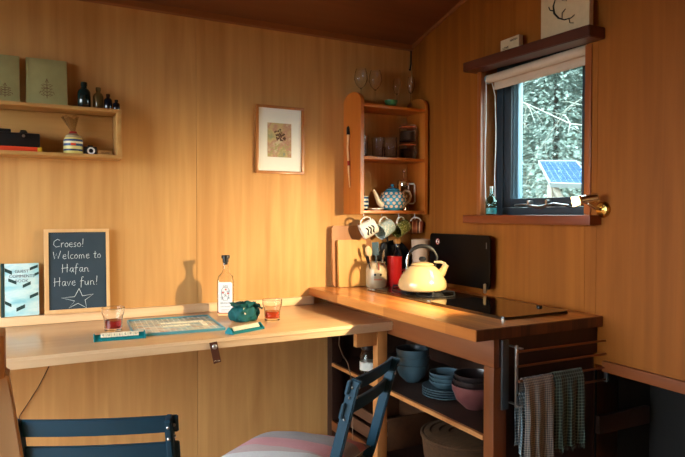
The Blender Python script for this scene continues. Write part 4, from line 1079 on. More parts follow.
# ------------------------------------------------------------------ framed picture
pc = thing('framed_picture', 'small painting in white mount and orange wood frame on back wall', 'picture', (-.785, 0, 1.667))
w, h = .131, .172
bm = to_bm()
for d in ((-w, w, -.022, -.001, h-.013, h), (-w, w, -.022, -.001, -h, -h+.013), (-w, -w+.013, -.022, -.001, -h+.013, h-.013), (w-.013, w, -.022, -.001, -h+.013, h-.013)): bx(bm, *d, bev=.0015)
obj('picture_frame', bm, 'pic_frame', pc)
bm = to_bm(); bx(bm, -w+.013, w-.013, -.010, -.002, -h+.013, h-.013); obj('mount', bm, 'white_card', pc)
bm = to_bm(); bx(bm, -.068, .062, -.0115, -.0103, -.088, .085); pt = obj('painting', bm, 'painting', pc)
bm = to_bm(); rnd = random.Random(4)
for i in range(50):
    a = rnd.random()*2*PI; q = rnd.random()**.6
    bmesh.ops.create_uvsphere(bm, u_segments=6, v_segments=4, radius=1, matrix=T(.0+q*.034*math.cos(a), -.0117, .022+q*.032*math.sin(a)) @ Matrix.Diagonal((rnd.uniform(.003, .006), .0004, rnd.uniform(.003, .006), 1)))
obj('painted_tree_crown', bm, 'crate', pt)
bm = to_bm()
for i in range(40): bmesh.ops.create_uvsphere(bm, u_segments=6, v_segments=4, radius=1, matrix=T(rnd.uniform(-.06, .055), -.0117, rnd.uniform(-.08, -.02)) @ Matrix.Diagonal((rnd.uniform(.004, .01), .0004, rnd.uniform(.002, .005), 1)))
obj('painted_meadow', bm, 'book_olive', pt)

# ------------------------------------------------------------------ chalkboard
ch = thing('chalkboard', 'small pine-framed chalkboard with a welcome message and star', 'chalkboard', (-1.742, -.034, .8565), 0, rot=(-.055, 0, 0))
W2, H2 = .131, .365
bm = to_bm()
t_ = .014
for d in ((-W2, W2, -.012, 0, H2-t_, H2), (-W2, W2, -.012, 0, 0, t_+.004), (-W2, -W2+t_+.004, -.012, 0, t_+.004, H2-t_), (W2-t_, W2, -.012, 0, t_+.004, H2-t_)): bx(bm, *d, bev=.001)
obj('board_frame', bm, 'frame_pine', ch)
bm = to_bm(); bx(bm, -W2+.013, W2-.012, -.007, -.002, .014, H2-.012); sl = obj('slate', bm, 'slate', ch)
# handwritten strokes: glyphs on a unit box
GL = {
 'C': (.8, [[(.75, .85), (.45, 1), (.1, .75), (.05, .35), (.3, .03), (.75, .12)]]),
 'r': (.42, [[(.08, .55), (.1, 0)], [(.1, .35), (.25, .55), (.4, .52)]]),
 'o': (.5, [[(.3, .55), (.08, .4), (.1, .08), (.32, .02), (.44, .3), (.3, .55)]]),
 'e': (.5, [[(.08, .3), (.42, .32), (.36, .55), (.12, .5), (.06, .18), (.25, 0), (.45, .1)]]),
 's': (.42, [[(.36, .5), (.15, .55), (.1, .35), (.32, .2), (.28, .02), (.05, .06)]]),
 '!': (.3, [[(.2, 1.05), (.14, .3)], [(.12, .08), (.13, .02)]]),
 'W': (1.0, [[(.05, .95), (.18, .05), (.42, .7), (.6, .05), (.9, 1)]]),
 'l': (.28, [[(.18, 1), (.1, .4), (.2, 0)]]),
 'c': (.45, [[(.4, .5), (.15, .5), (.06, .2), (.2, 0), (.42, .08)]]),
 'm': (.75, [[(.06, .5), (.08, 0)], [(.08, .35), (.22, .52), (.32, .4), (.33, 0)], [(.33, .35), (.5, .52), (.6, .38), (.64, 0)]]),
 't': (.4, [[(.22, .9), (.16, .1), (.34, 0)], [(.02, .58), (.4, .62)]]),
 ' ': (.35, []),
 'H': (.75, [[(.1, 1), (.08, 0)], [(.62, 1), (.58, 0)], [(.0, .5), (.7, .55)]]),
 'a': (.5, [[(.4, .5), (.15, .52), (.05, .2), (.2, .0), (.4, .3), (.4, .5), (.4, .1), (.5, 0)]]),
 'f': (.42, [[(.42, .95), (.25, 1), (.16, .7), (.1, -.25)], [(.0, .5), (.38, .54)]]),
 'n': (.55, [[(.06, .5), (.08, 0)], [(.08, .35), (.25, .52), (.4, .38), (.42, .05), (.55, 0)]]),
 'v': (.45, [[(.04, .52), (.18, 0), (.42, .55)]]),
 'u': (.55, [[(.06, .5), (.1, .08), (.26, 0), (.42, .3), (.42, .5), (.44, 0)]]),
}
bm = to_bm(); rnd = random.Random(2)
def bp(px, py):   # board coordinates from fractional position (0..1 across, 0..1 down)
    return Vector((-W2+px*2*W2, -.0075, H2-py*H2))
def write(s, fx, fy, size, space=.95):
    x = -W2+fx*2*W2; z = H2-fy*H2
    for c in s:
        wd, st = GL[c]
        for ln in st:
            pts = [(x+u*size+rnd.uniform(-.0004, .0004), -.0076, z+v*size+u*size*.05) for u, v in ln]
            tube(bm, pts, .0011, 5, flat=.4)
        x += wd*size*space
write('Croeso!', .14, .215, .034, 1.04)
write('Welcome to', .13, .355, .034, 1.1)
write('Hafan', .26, .515, .036, 1.14)
write('Have fun!', .14, .675, .037, 1.1)
star = [(.52, .74), (.57, .83), (.74, .815), (.61, .88), (.63, .975), (.50, .915), (.36, .965), (.45, .885), (.25, .84), (.45, .835), (.52, .74)]
tube(bm, [bp(u, v-.028) for u, v in star], .0013, 5, flat=.4)
obj('chalk_writing', bm, 'chalk', sl)

# guest book
gk = thing('guest_book', 'pale blue guest book with dark lozenges leaning on back wall', 'book', (-1.957, -.031, .8568), 0, rot=(-.07, 0, 0))
bm = to_bm(); bx(bm, -.064, .064, -.012, -.001, .002, .222, .0015); obj('cover', bm, 'book_blue', gk)
bm = to_bm(); bx(bm, -.078, -.0645, -.0135, 0, 0, .224, .002)
for (u, v, w_, h_, k) in ((.045, .203, .03, .016, .012), (-.05, .19, .028, .02, -.014), (.058, .176, .022, .014, .008), (-.035, .148, .03, .018, -.014), (.018, .132, .03, .018, .014), (.045, .086, .032, .018, .014), (-.052, .055, .026, .018, -.014), (-.005, .036, .032, .02, .014)):
    x0, x1 = max(-.063, u-w_/2), min(.0635, u+w_/2)
    h_ *= .75
    prism(bm, [(x0, v-h_/2-k/2), (x1, v-h_/2+k/2), (x1, v+h_/2+k/2), (x0, v+h_/2-k/2)], -.0128, -.0121, 'y')
obj('spine_and_lozenges', bm, 'book_green', gk)
for s, z in (('GUEST', .183), ('COMMENTS', .163), ('BOOK', .143)):
    text_obj(s, .0175, 'grey_ink', gk, T(.0, -.0124, z) @ TXZ, align='CENTER')

# ------------------------------------------------------------------ things on the table
TZ = .8165
def drink(label, loc, m, name='drinking_glass'):
    t = thing(name, label, 'glass', loc, .3, 'glasses with drinks on the table')
    bm = to_bm()
    o = [(0, .0005), (.031, 0), (.034, .003), (.0355, .045), (.038, .058), (.043, .07), (.0445, .092), (.0435, .0935), (.042, .092), (.0405, .071), (.0355, .059), (.0325, .046), (.031, .012), (0, .010)]
    lathe(bm, o, 32); obj('tumbler_glass', bm, 'thin_glass', t)
    bm = to_bm(); lathe(bm, [(0, .0108), (.0300, .0128), (.0316, .043), (0, .043)], 32); obj('drink', bm, m, t)
    return t
M['thin_glass'] = glass('tumbler_glass', ior=1.35)
drink('glass of red drink behind the left tile rack', (-1.632, -.318, TZ), 'whisky')
drink('glass of amber drink right of the teal bag', (-.978, -.395, TZ), 'whisky2')

def tile_rack(label, loc, rz, letters, L=.165):
    t = thing('tile_rack', label, 'tile rack', loc, rz, 'letter tile racks')
    prof = [(-.022, 0), (.02, 0), (.02, .006), (.010, .020), (.002, .021), (-.012, .006), (-.018, .008), (-.022, .004)]
    bm = to_bm(); prism(bm, prof, -L/2+.004, L/2-.004, 'x')
    for s in (-1, 1): prism(bm, [(-.025, 0), (.023, 0), (.023, .008), (.006, .026), (-.001, .026), (-.018, .012), (-.025, .008)], s*(L/2-.004), s*L/2, 'x')
    obj('rack', bm, 'teal', t)
    n = len(letters); tw = .0185
    up_ = math.atan2(.015, .014)
    for i, c in enumerate(letters):
        x = (i-(n-1)/2)*tw*1.04
        mm = T(x, -.0035, .0165) @ R(up_, 'X')
        bm = to_bm(); bx(bm, -tw/2, tw/2, -tw/2, tw/2, .0005, .0045, .0008, mat=mm); tt = obj('tile', bm, 'tile', t)
        if c != ' ': text_obj(c, .013, 'ink', tt, mm @ T(0, -.0045, .0048), depth=.0001, align='CENTER', name='letter')
    return t
tile_rack('teal tile rack with seven letters in front of the left glass', (-1.632, -.505, TZ), math.radians(-3), 'EUILSPO', .182)
tile_rack('teal tile rack with plain white tile backs near the teal bag', (-1.165, -.578, TZ), math.radians(22), '       ', .165)

# game board
bd = thing('game_board', 'pale printed word game board with teal rim lying on table', 'board game', (-1.392, -.335, TZ), math.radians(-4))
bm = to_bm(); bx(bm, -.17, .17, -.17, .17, 0, .006, .001); obj('board_base', bm, 'board_print', bd)
bm = to_bm()
for d in ((-.176, .176, -.176, -.1705, 0, .011), (-.176, .176, .1705, .176, 0, .011), (-.176, -.1705, -.1705, .1705, 0, .011), (.1705, .176, -.1705, .1705, 0, .011)): bx(bm, *d, bev=.001)
obj('rim', bm, 'light_teal', bd)
bm = to_bm()
for k in range(1, 15):
    v = -.17+.34*k/15
    bx(bm, v-.0004, v+.0004, -.169, .169, .0062, .0068); bx(bm, -.169, .169, v-.0004, v+.0004, .0062, .0068)
obj('grid_lines', bm, 'tile', bd)
# tiles in words
BM_ = T(-1.392, -.335, TZ) @ R(math.radians(-4), 'Z')
def word(s, gx, gy, dx, dy, where):
    for i, c in enumerate(s):
        x = -.17+.34*(gx+i*dx+.5)/15; y = -.17+.34*(gy+i*dy+.5)/15
        bm = to_bm(); bx(bm, -.0098, .0098, -.0098, .0098, 0, .005, .0008)
        t = tag(obj('letter_tile', bm, 'tile'), 'cream letter tile %s in the %s word on the game board' % (['first', 'second', 'third', 'fourth', 'fifth', 'sixth', 'seventh', 'eighth', 'ninth'][i], where), 'letter tile', 'tiles played on the game board')
        t.matrix_world = BM_ @ T(x, y, .0078)
        text_obj(c, .012, 'ink', t, T(0, -.0043, .0053), depth=.0001, align='CENTER', name='letter')
word('HOLIDAYS', 5, 8, 1, 0, 'long back')
word('CROES', 5, 5, 1, 0, 'front')
word('SEA', 12, 6, 0, -1, 'short upright')

# spirits bottle
sb = thing('spirits_bottle', 'clear square bottle with a floral label and black stopper', 'bottle', (-1.115, -.15, TZ), math.radians(-20))
def sqlathe(bm, prof, n=6, mi=0):
    """square-ish rings with rounded corners: prof = [(half, corner, z)]"""
    rings = []
    for hw, rc, z in prof:
        if hw < 1e-6: rings.append([bm.verts.new((0, 0, z))]); continue
        rings.append([bm.verts.new((x, y, z)) for x, y in roundrect(-hw, hw, -hw*.8, hw*.8, min(rc, hw*.79), n)])
    for a, b in zip(rings, rings[1:]):
        N = max(len(a), len(b))
        for i in range(N):
            j = (i+1) % N
            if len(a) == 1: f_ = bm.faces.new((a[0], b[j], b[i]))
            elif len(b) == 1: f_ = bm.faces.new((a[i], a[j], b[0]))
            else: f_ = bm.faces.new((a[i], a[j], b[j], b[i]))
            f_.smooth = True
bm = to_bm()
o = [(0, 0, .0005), (.035, .010, 0), (.038, .010, .004), (.038, .011, .158), (.033, .014, .182), (.018, .013, .2), (.0135, .011, .21), (.0125, .0099, .245)]
i_ = [(.0095, .0075, .245), (.0105, .008, .21), (.015, .011, .197), (.030, .012, .178), (.035, .009, .158), (.035, .009, .01), (0, 0, .008)]
sqlathe(bm, o+i_); obj('bottle_body', bm, 'thin_glass', sb)
bm = to_bm(); sqlathe(bm, [(0, 0, .0085), (.0345, .0085, .0105), (.0345, .0085, .06), (0, 0, .06)]); obj('spirit', bm, 'whisky2', sb)
bm = to_bm(); prism(bm, roundrect(-.032, .032, .014, .156, .01), -.0318, -.0308, 'y'); lb = obj('label', bm, 'bottle_label', sb)
bm = to_bm(); rnd = random.Random(9)
for k in range(5):
    for (cx, cz) in ((-.011, .108), (.012, .112), (0, .095), (-.014, .082), (.014, .085)):
        a = 2*PI*k/5
        tube(bm, [(cx, -.0322, cz), (cx+.006*math.cos(a), -.0322, cz+.006*math.sin(a)), (cx+.0085*math.cos(a+.5), -.0322, cz+.0085*math.sin(a+.5))], .0008, 4)
tube(bm, [(-.016, -.0322, .09), (-.01, -.0322, .072), (.01, -.0322, .072), (.016, -.0322, .09), (.018, -.0322, .12), (.009, -.0322, .132), (-.009, -.0322, .132), (-.018, -.0322, .12), (-.016, -.0322, .09)], .001, 4)
for z in (.028, .022): tube(bm, [(-.02, -.0322, z), (.02, -.0322, z)], .0006, 4)
obj('label_drawing', bm, 'grey_ink', lb)
bm = to_bm()
for cx, cz in ((-.011, .108), (.012, .104), (.002, .122)):
    bmesh.ops.create_uvsphere(bm, u_segments=8, v_segments=6, radius=1, matrix=T(cx, -.0324, cz) @ Matrix.Diagonal((.0045, .0006, .0045, 1)))
obj('label_flowers', bm, 'red_ink', lb)
text_obj('GIN', .013, 'grey_ink', lb, T(0, -.0319, .134) @ TXZ, align='CENTER', depth=.0002)
text_obj('BRIGHT', .013, 'grey_ink', lb, T(0, -.0319, .054) @ TXZ, align='CENTER', depth=.0002)
text_obj('DISTILLED', .0095, 'grey_ink', lb, T(0, -.0319, .040) @ TXZ, align='CENTER', depth=.0002)
bm = to_bm(); lathe(bm, [(0, .235), (.009, .235), (.0092, .2455), (.0145, .246), (.014, .262), (.019, .264), (.0195, .276), (.018, .279), (0, .279)], 24); obj('stopper', bm, 'black', sb)

# drawstring bag
bg = thing('drawstring_bag', 'crumpled dark teal cloth bag beside the square bottle', 'bag', (-1.088, -.35, TZ), .3)
bm = to_bm()
N, Mr = 40, 22
rows = []
for j in range(Mr+1):
    v = j/Mr; row = []
    for i in range(N):
        a = 2*PI*i/N
        if v < .7:
            w_ = v/.7; rr = .060*math.sin(.35+w_*2.35)**.7; z = .064*(1-math.cos(w_*PI))/2
            cx, cy = 0, 0
        else:
            w_ = (v-.7)/.3; rr = .030+.026*math.sin(w_*PI*.9)-.006*w_; z = .064+.010*math.sin(w_*PI)+.012*w_; cx, cy = -.034*w_, -.004*w_
        q = Vector((math.cos(a)*2, math.sin(a)*2, v*4))
        rr *= 1+.28*(noise.noise(q))+.07*math.sin(a*9+v*5)*(1 if v > .6 else .4)
        row.append(bm.verts.new((cx+rr*1.15*math.cos(a), cy+rr*.85*math.sin(a), max(0, z+.012*noise.noise(q*1.7)*(0 if v < .1 else 1)))))
    rows.append(row)
for a, b in zip(rows, rows[1:]):
    for i in range(N):
        j = (i+1) % N; bm.faces.new((a[i], a[j], b[j], b[i])).smooth = True
bm.faces.new(list(reversed(rows[0]))); bm.faces.new(rows[-1]).smooth = True
obj('bag_body', bm, 'teal_cloth', bg)
bm = to_bm(); bm2 = None
rows = []
for j in range(7):
    u = j/6; row = []
    for i in range(15):
        s = i/14-.5
        x = -.02+u*.085; y = s*(.05+.02*u)-.012; z = .086-.02*u-.030*abs(s)*u+.007*math.sin(s*14+u*3)+.007*noise.noise(Vector((s*5, u*4, 1)))
        row.append(bm.verts.new((x, y, z)))
    rows.append(row)
for a, b in zip(rows, rows[1:]):
    for i in range(14): bm.faces.new((a[i], a[i+1], b[i+1], b[i])).smooth = True
bmesh.ops.solidify(bm, geom=bm.faces[:], thickness=.003)
obj('bag_flap', bm, 'teal_cloth', bg)
bm = to_bm(); pts = [(-.035+.002*math.sin(i*2), -.035-.002*i, .062-.0035*i+.006*math.sin(i*1.1)) for i in range(9)]
tube(bm, pts, .0018, 6); obj('drawstring', bm, 'tile', bg)

# ------------------------------------------------------------------ left wall shelf and contents
sh = thing('box_shelf', 'pale pine box shelf on the back wall at far left', 'shelf', (-2.2, 0, 1.53))
XM = T(2.2, 0, -1.53)
for nm, d in (('top_board', (-2.75, -1.568, -.14, -.002, 1.723, 1.7375)), ('bottom_board', (-2.75, -1.568, -.14, -.002, 1.526, 1.5405)), ('end_panel', (-1.589, -1.570, -.138, -.002, 1.541, 1.7225)), ('end_panel', (-2.748, -2.728, -.138, -.002, 1.541, 1.7225)), ('back_board', (-2.727, -1.59, -.008, -.002, 1.541, 1.7225))):
    bm = to_bm(); bx(bm, *d, bev=.001, mat=XM); obj(nm, bm, 'pine_shelf', sh)
ST, SB = 1.738, 1.541
def folio(label, xc, w_, h_, motif):
    t = thing('olive_book', label, 'book', (xc, -.06, ST), 0, 'olive cloth books on the left shelf', rot=(-.20, 0, 0))
    bm = to_bm(); bx(bm, -w_/2, w_/2, -.018, 0, .0035, h_, .002); obj('cover', bm, 'book_olive', t)
    bm = to_bm(); bx(bm, -w_/2, -w_/2+.012, -.0186, -.0181, .004, h_-.002, 0); obj('spine_hinge', bm, 'book_olive', t)
    bm = to_bm()
    for p in motif: tube(bm, [(x, -.0188, z) for x, z in p], .0012, 5, flat=.4)
    obj('motif', bm, 'gold', t)
leafs = []
for s in (-1, 1):
    for k in range(4):
        leafs.append([(0, .04+.016*k), (s*.014, .05+.014*k), (s*.022, .046+.014*k), (s*.01, .04+.014*k)])
leafs += [[(0, .03), (0, .115)], [(-.006, .1), (0, .118), (.006, .1)], [(-.012, .07), (0, .08), (.012, .07), (0, .062), (-.012, .07)], [(-.028, .05), (-.024, .06)], [(.028, .05), (.024, .06)]]
folio('olive book with a sprig motif nearest the green bottle', -1.856, .156, .205, leafs)
folio('olive book at the left photo edge with part of motif', -2.035, .156, .205, [[(x-.045+.07, z*.7) for x, z in p] for p in leafs])
def smallbottle(label, x, y, r, h, m, nk=.45, group='small bottles on the left shelf'):
    t = thing('small_bottle', label, 'bottle', (x, y, ST), 0, group)
    bm = to_bm(); lathe(bm, [(0, 0), (r*.9, 0), (r, .004), (r, h*.62), (r*.85, h*.7), (r*nk, h*.78), (r*nk, h*.86), (0, h*.86)], 22); obj('bottle_body', bm, m, t)
    bm = to_bm(); lathe(bm, [(0, h*.862), (r*nk*1.15, h*.862), (r*nk*1.15, h*.99), (r*nk, h), (0, h)], 18); obj('bottle_cap', bm, m if m != 'thin_clear' else 'bag_film', t)
smallbottle('dark green bottle, tallest of the small shelf bottles', -1.713, -.072, .026, .115, 'dgreen_glass')
smallbottle('clear brownish bottle between the green and black ones', -1.655, -.06, .021, .1, 'bottle_olive') if 'bottle_olive' in M else None
M['bottle_olive'] = plain('olive_glass', (104, 84, 48), .15, coat=.4, noise_amt=0)
smallbottle('clear brownish bottle between the green and black ones', -1.655, -.06, .021, .1, 'bottle_olive')
smallbottle('black bottle second from the shelf end', -1.617, -.078, .017, .072, 'navy_glass')
smallbottle('smallest black bottle at the shelf end', -1.583, -.078, .015, .05, 'navy_glass')
# red book lying flat, camera on it
rb = thing('red_book', 'thin red book with a yellow spine lying under the camera', 'book', (-2.0, -.075, SB), 0)
bm = to_bm(); bx(bm, -.13, .105, -.055, .055, 0.0003, .018, .001); obj('cover', bm, 'red', rb)
bm = to_bm(); bx(bm, .1055, .122, -.055, .055, .0003, .018, .001); obj('spine', bm, 'yellow', rb)
cmr = thing('camera_body', 'old black camera lying on the red book', 'camera', (-1.99, -.075, SB+.019), 0)
bm = to_bm(); bx(bm, -.12, .105, -.03, .03, 0, .058, .006); bx(bm, -.05, -.0, -.025, .025, .058, .072, .004); bx(bm, .03, .06, -.02, .02, .058, .064, .003); obj('body', bm, 'black', cmr)
bm = to_bm(); lathe(bm, [(0, 0), (.012, 0), (.012, .004), (.009, .006), (0, .006)], 16, mat=T(.045, -.0, .066)); lathe(bm, [(0, 0), (.008, 0), (.008, .006), (0, .006)], 16, mat=T(-.08, 0, .06)); obj('dial', bm, 'black_matt', cmr)
bm = to_bm(); lathe(bm, [(0, 0), (.006, 0), (.006, .002), (0, .002)], 16, mat=T(.045, -.032, .045) @ R(PI/2, 'X')); obj('viewfinder', bm, 'steel', cmr)
# sweet jar with gathered film
sj = thing('sweet_jar', 'yellow and blue labelled jar wrapped in gathered film on shelf', 'jar', (-1.758, -.08, SB+.0005))
bm = to_bm(); lathe(bm, [(0, 0), (.036, 0), (.038, .004), (.038, .06), (.034, .068), (0, .068)], 28); obj('jar_body', bm, 'label_jar', sj)
bm = to_bm(); lathe(bm, [(0, .0685), (.032, .0685), (.03, .078), (.014, .088), (0, .088)], 28); obj('jar_lid', bm, 'stoneware', sj)
bm = to_bm(); lathe(bm, [(.009, .0885), (.015, .0885), (.016, .092), (.014, .096), (.009, .096)], 16, closed=True); obj('red_tie', bm, 'red_plastic', sj)
bm = to_bm()
for j in range(1):
    rows = []
    for k in range(7):
        v = k/6; row = []
        for i in range(28):
            a = 2*PI*i/28; r = .008+.024*v+.005*v*math.sin(a*6)
            row.append(bm.verts.new((r*math.cos(a)-.012*v, r*math.sin(a), .096+.062*v+.006*v*math.sin(a*5))))
        rows.append(row)
    for a_, b_ in zip(rows, rows[1:]):
        for i in range(28): bm.faces.new((a_[i], a_[(i+1) % 28], b_[(i+1) % 28], b_[i])).smooth = True
obj('film_top', bm, 'bag_film', sj)
bm = to_bm(); bx(bm, -.012, .008, -.0395, -.0385, .035, .044); obj('label_patch', bm, 'red', sj)
# tiny camera ornament
tc_ = thing('toy_camera', 'tiny black camera ornament with a white ringed lens on shelf', 'ornament', (-1.692, -.09, SB+.0005))
bm = to_bm(); bx(bm, -.026, .026, -.012, .012, 0, .034, .003); bx(bm, -.01, .01, -.008, .008, .034, .04, .001); obj('body', bm, 'black', tc_)
bm = to_bm(); lathe(bm, [(.009, 0), (.0155, 0), (.0155, .004), (.009, .004)], 20, mat=T(.002, -.0125, .016) @ R(PI/2, 'X'), closed=True); obj('lens_ring', bm, 'white_plastic', tc_)
bm = to_bm(); lathe(bm, [(0, 0), (.0085, 0), (.0085, .003), (0, .005)], 20, mat=T(.002, -.0125, .016) @ R(PI/2, 'X')); obj('lens', bm, 'navy_glass', tc_)
wt = thing('word_ornament', 'small pale wooden tag with lettering at the shelf end', 'ornament', (-1.632, -.09, SB+.0005))
bm = to_bm(); bx(bm, -.028, .028, -.006, .006, 0, .022, .001); obj('tag_block', bm, 'pine_shelf', wt)
text_obj('HOME', .013, 'gold', wt, T(0, -.0065, .006) @ TXZ, align='CENTER', depth=.0002)

# ------------------------------------------------------------------ folding chairs
def chair(label, center, ang, top=.79, wd=.37, lean=.27, cw=None):
    """center = middle of the top slat; local +y is the facing direction"""
    t = thing('folding_chair', label, 'chair', (center[0], center[1], 0), ang, 'blue folding bistro chairs')
    def rail(z): return (top-z)*lean
    for s in (-1, 1):
        x = s*(wd/2-.02)
        bm = to_bm()
        # flat steel upright from the top of the back to the front foot
        pts = [(x, -.004, top-.004), (x, rail(top-.03), top-.03), (x, rail(.45), .45), (x, rail(.2)+.02, .2), (x, rail(0)+.05, .006)]
        rr = []
        for (px_, py_, pz_) in pts:
            rr.append([bm.verts.new((px_+a_*.0095, py_+b_*.0175, pz_+b_*.004)) for a_, b_ in ((-1, -1), (1, -1), (1, 1), (-1, 1))])
        for a_, b_ in zip(rr, rr[1:]):
            for k in range(4): bm.faces.new((a_[k], a_[(k+1) % 4], b_[(k+1) % 4], b_[k]))
        bm.faces.new(rr[0]); bm.faces.new(list(reversed(rr[-1])))
        bmesh.ops.recalc_face_normals(bm, faces=bm.faces[:])
        bmesh.ops.bevel(bm, geom=[e for e in bm.edges if e.calc_face_angle(0) > .8], offset=.004, segments=3, affect='EDGES')
        up_ = obj('upright', bm, 'blue_paint', t)
        bm = to_bm()
        for z in (top-.028, top-.06): bmesh.ops.create_uvsphere(bm, u_segments=8, v_segments=6, radius=.0048, matrix=T(x, rail(z)-.0178, z))
        for z in (top-.028, top-.06, top-.13): bmesh.ops.create_uvsphere(bm, u_segments=8, v_segments=6, radius=.0044, matrix=T(x+s*.011, rail(z), z))
        obj('rivet', bm, 'steel', up_)
        bm = to_bm(); tube(bm, [(s*(wd/2-.045), .36, .395), (s*(wd/2-.045), .12, .2), (s*(wd/2-.045), -.05, .006)], .011, 8, flat=.6); obj('leg', bm, 'blue_paint', t)
    def slat(z0, z1, name, ext=.02):
        bm = to_bm(); nseg = 12; pts = []
        for i in range(nseg+1):
            x = -wd/2-.0+wd*i/nseg
            off = .014*(1-(2*i/nseg-1)**2)
            pts.append((x, off))
        a = []
        for (x, off) in pts:
            zc_ = (z0+z1)/2; yo = rail(zc_)+.013-off*0-.0
            r4 = [bm.verts.new((x, yo+o_, z)) for o_, z in ((-.006+(z1-z0)*.5*lean, z0), (.006+(z1-z0)*.5*lean, z0), (.006-(z1-z0)*.5*lean, z1), (-.006-(z1-z0)*.5*lean, z1))]
            for v in r4: v.co.y -= off
            a.append(r4)
        for p, q in zip(a, a[1:]):
            for k in range(4): bm.faces.new((p[k], q[k], q[(k+1) % 4], p[(k+1) % 4]))
        bm.faces.new(a[0]); bm.faces.new(list(reversed(a[-1])))
        bmesh.ops.recalc_face_normals(bm, faces=bm.faces[:])
        bmesh.ops.bevel(bm, geom=[e for e in bm.edges if e.calc_face_angle(0) > .8], offset=.0025, segments=2, affect='EDGES')
        obj(name, bm, 'blue_paint', t)
    slat(top-.05, top-.004, 'back_slat'); slat(top-.128, top-.078, 'back_slat')
    for k in range(6):
        y0 = .075+k*.058
        bm = to_bm(); bx(bm, -wd/2+.035, wd/2-.035, y0, y0+.046, .402, .416, .003); obj('seat_slat', bm, 'blue_paint', t)
    bm = to_bm()
    for s in (-1, 1): bx(bm, s*(wd/2-.042)-.005, s*(wd/2-.042)+.005, .07, .42, .386, .4015, .001)
    obj('seat_frame', bm, 'blue_paint', t)
    return t
# chair 1: back parallel-ish to the wall
e1 = Vector((-1.612, -1.372)); d1 = Vector((-.925, .38)).normalized()
c1 = e1+d1*.202
chair('blue folding chair nearest the left edge, only its back showing', c1, math.atan2(-d1.y, -d1.x), .782, .405)
# chair 2: seen from its side, holding the cushion
n2, f2 = Vector((-1.063, -1.298)), Vector((-.78, -1.095))
d2 = (f2-n2).normalized(); c2 = (n2+f2)/2
A2 = math.atan2(d2.y, d2.x)
chair('blue folding chair with a plaid cushion in front of the cabinet', c2, A2, .784, .36)
# cushion
cu = thing('cushion', 'pink and grey plaid cushion with a white side on the chair seat', 'cushion', (0, 0, 0))
def pillow(bm, a, b, h, n=26, corner=.0, top=True):
    grid = {}
    for i in range(n+1):
        for j in range(n+1):
            u, v = 2*i/n-1, 2*j/n-1
            pin = 1-.10*(1-u*u)*0
            ex = a*(u*(1-.09*(1-abs(v)**2)*abs(u)**3)); ey = b*(v*(1-.09*(1-abs(u)**2)*abs(v)**3))
            t_ = ((1-abs(u)**2.4)*(1-abs(v)**2.4))**.5
            z = h*t_*(1 if top else -.75)+.004*noise.noise(Vector((u*3, v*3, 2 if top else 5)))*t_
            grid[i, j] = bm.verts.new((ex, ey, z))
    for i in range(n):
        for j in range(n):
            bm.faces.new((grid[i, j], grid[i+1, j], grid[i+1, j+1], grid[i, j+1])).smooth = True
seatc = Vector((c2.x, c2.y, 0))+Matrix.Rotation(A2, 3, 'Z') @ Vector((-.11, .27, 0))
cu.location = (seatc.x, seatc.y, .470); cu.rotation_euler = (math.radians(-2), math.radians(3), A2+math.radians(4))
cut = dict(plane_co=(-.095, 0, 0), plane_no=(1, .22, 0))
for side_, nm_, m_ in ((1, 'plaid_top', 'plaid'), (-1, 'white_side', 'cush_white')):
    bm = to_bm(); pillow(bm, .215, .215, .056, n=30)
    bmesh.ops.bisect_plane(bm, geom=bm.verts[:]+bm.edges[:]+bm.faces[:], dist=1e-5, clear_inner=side_ > 0, clear_outer=side_ < 0, **cut)
    obj(nm_, bm, m_, cu)
bm = to_bm(); pillow(bm, .215, .215, .062, top=False); obj('white_underside', bm, 'cush_white', cu)

# ------------------------------------------------------------------ step ladder at left edge
ld = thing('step_ladder', 'pale wooden step stool edge at the left photo border', 'step stool', (-2.2, -1.75, 0))
bm = to_bm(); bx(bm, -.13, .225, -.05, .03, 1.022, 1.092, .004); obj('top_tread', bm, 'brown_wood', ld)
def stile(x0, x1, y0, y1, nm):
    bm = to_bm()
    vs = []
    for (x, y, z) in ((x0, y0, 1.024), (x1, y1, .0)):
        for dx, dy in ((-.022, -.018), (.022, -.018), (.022, .018), (-.022, .018)): vs.append(bm.verts.new((x+dx, y+dy, z)))
    for f_ in ((0, 1, 2, 3), (7, 6, 5, 4), (0, 4, 5, 1), (1, 5, 6, 2), (2, 6, 7, 3), (3, 7, 4, 0)): bm.faces.new([vs[i] for i in f_])
    bmesh.ops.bevel(bm, geom=bm.edges[:], offset=.003, segments=2, affect='EDGES')
    obj(nm, bm, 'pale_wood', ld)
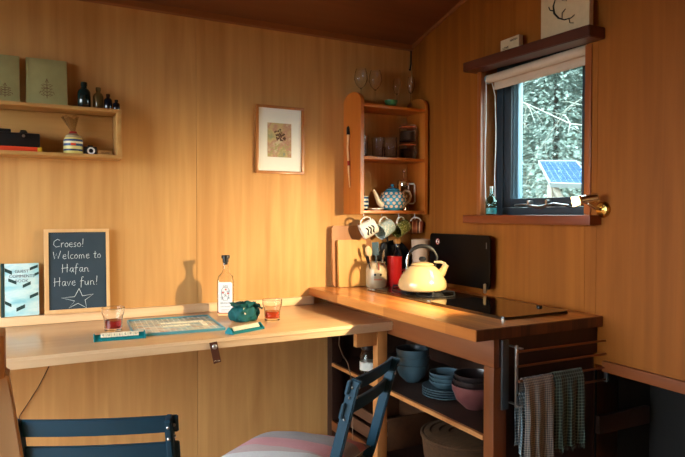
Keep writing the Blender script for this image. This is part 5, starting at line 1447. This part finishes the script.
stile(.208, .352, -.01, -.10, 'leg'); stile(-.108, -.20, -.01, -.10, 'leg'); stile(.208, .30, .01, .16, 'leg'); stile(-.108, -.20, .01, .16, 'leg')
for z in (.7, .4):
    bm = to_bm(); k = (1.024-z)/1.024; bx(bm, -.085-.09*k, .185+.14*k, -.03-.09*k, .12-.09*k, z, z+.025, .002); obj('step', bm, 'pale_wood', ld)

# ------------------------------------------------------------------ light
wd = bpy.data.worlds.new('world'); sc.world = wd; wd.use_nodes = True
nt = wd.node_tree; bgn = nt.nodes['Background']
tcn = nt.nodes.new('ShaderNodeTexCoord'); gr = nt.nodes.new('ShaderNodeSeparateXYZ'); rp_ = nt.nodes.new('ShaderNodeValToRGB')
nt.links.new(tcn.outputs['Generated'], gr.inputs[0]); nt.links.new(gr.outputs[2], rp_.inputs[0])
rp_.color_ramp.elements[0].color = (.62, .70, .72, 1); rp_.color_ramp.elements[1].color = (.84, .92, .97, 1)
nt.links.new(rp_.outputs[0], bgn.inputs[0]); bgn.inputs[1].default_value = 17

def area(name, loc, size, energy, col, rot, portal=False):
    l = bpy.data.lights.new(name, 'AREA'); l.shape = 'RECTANGLE'; l.size, l.size_y = size; l.energy = energy; l.color = col
    if portal: l.cycles.is_portal = True
    o = bpy.data.objects.new(name, l); COL.objects.link(o); o.location = loc; o.rotation_euler = rot
    return o
# daylight entering the glazed doors on the left and the small window
s = bpy.data.lights.new('spot_bulb', 'SPOT'); s.energy = 115; s.color = (1, .76, .42); s.spot_size = math.radians(80); s.spot_blend = 1; s.shadow_soft_size = .018
so_ = bpy.data.objects.new('spot_bulb', s); COL.objects.link(so_)
pos = wl(*(hc+hd*.062)); so_.location = pos
tgt = Vector((-.88, -.1, .84)); so_.rotation_euler = (tgt-pos).to_track_quat('-Z', 'Y').to_euler()

sc.view_settings.view_transform = 'Standard'; sc.view_settings.look = 'None'; sc.view_settings.gamma = 1
sc.view_settings.use_curve_mapping = False
sc.view_settings.exposure = 0.36
sc.cycles.max_bounces = 10; sc.cycles.transparent_max_bounces = 16; sc.cycles.transmission_bounces = 8
sc.cycles.use_denoising = True
sc.cycles.sample_clamp_indirect = 4
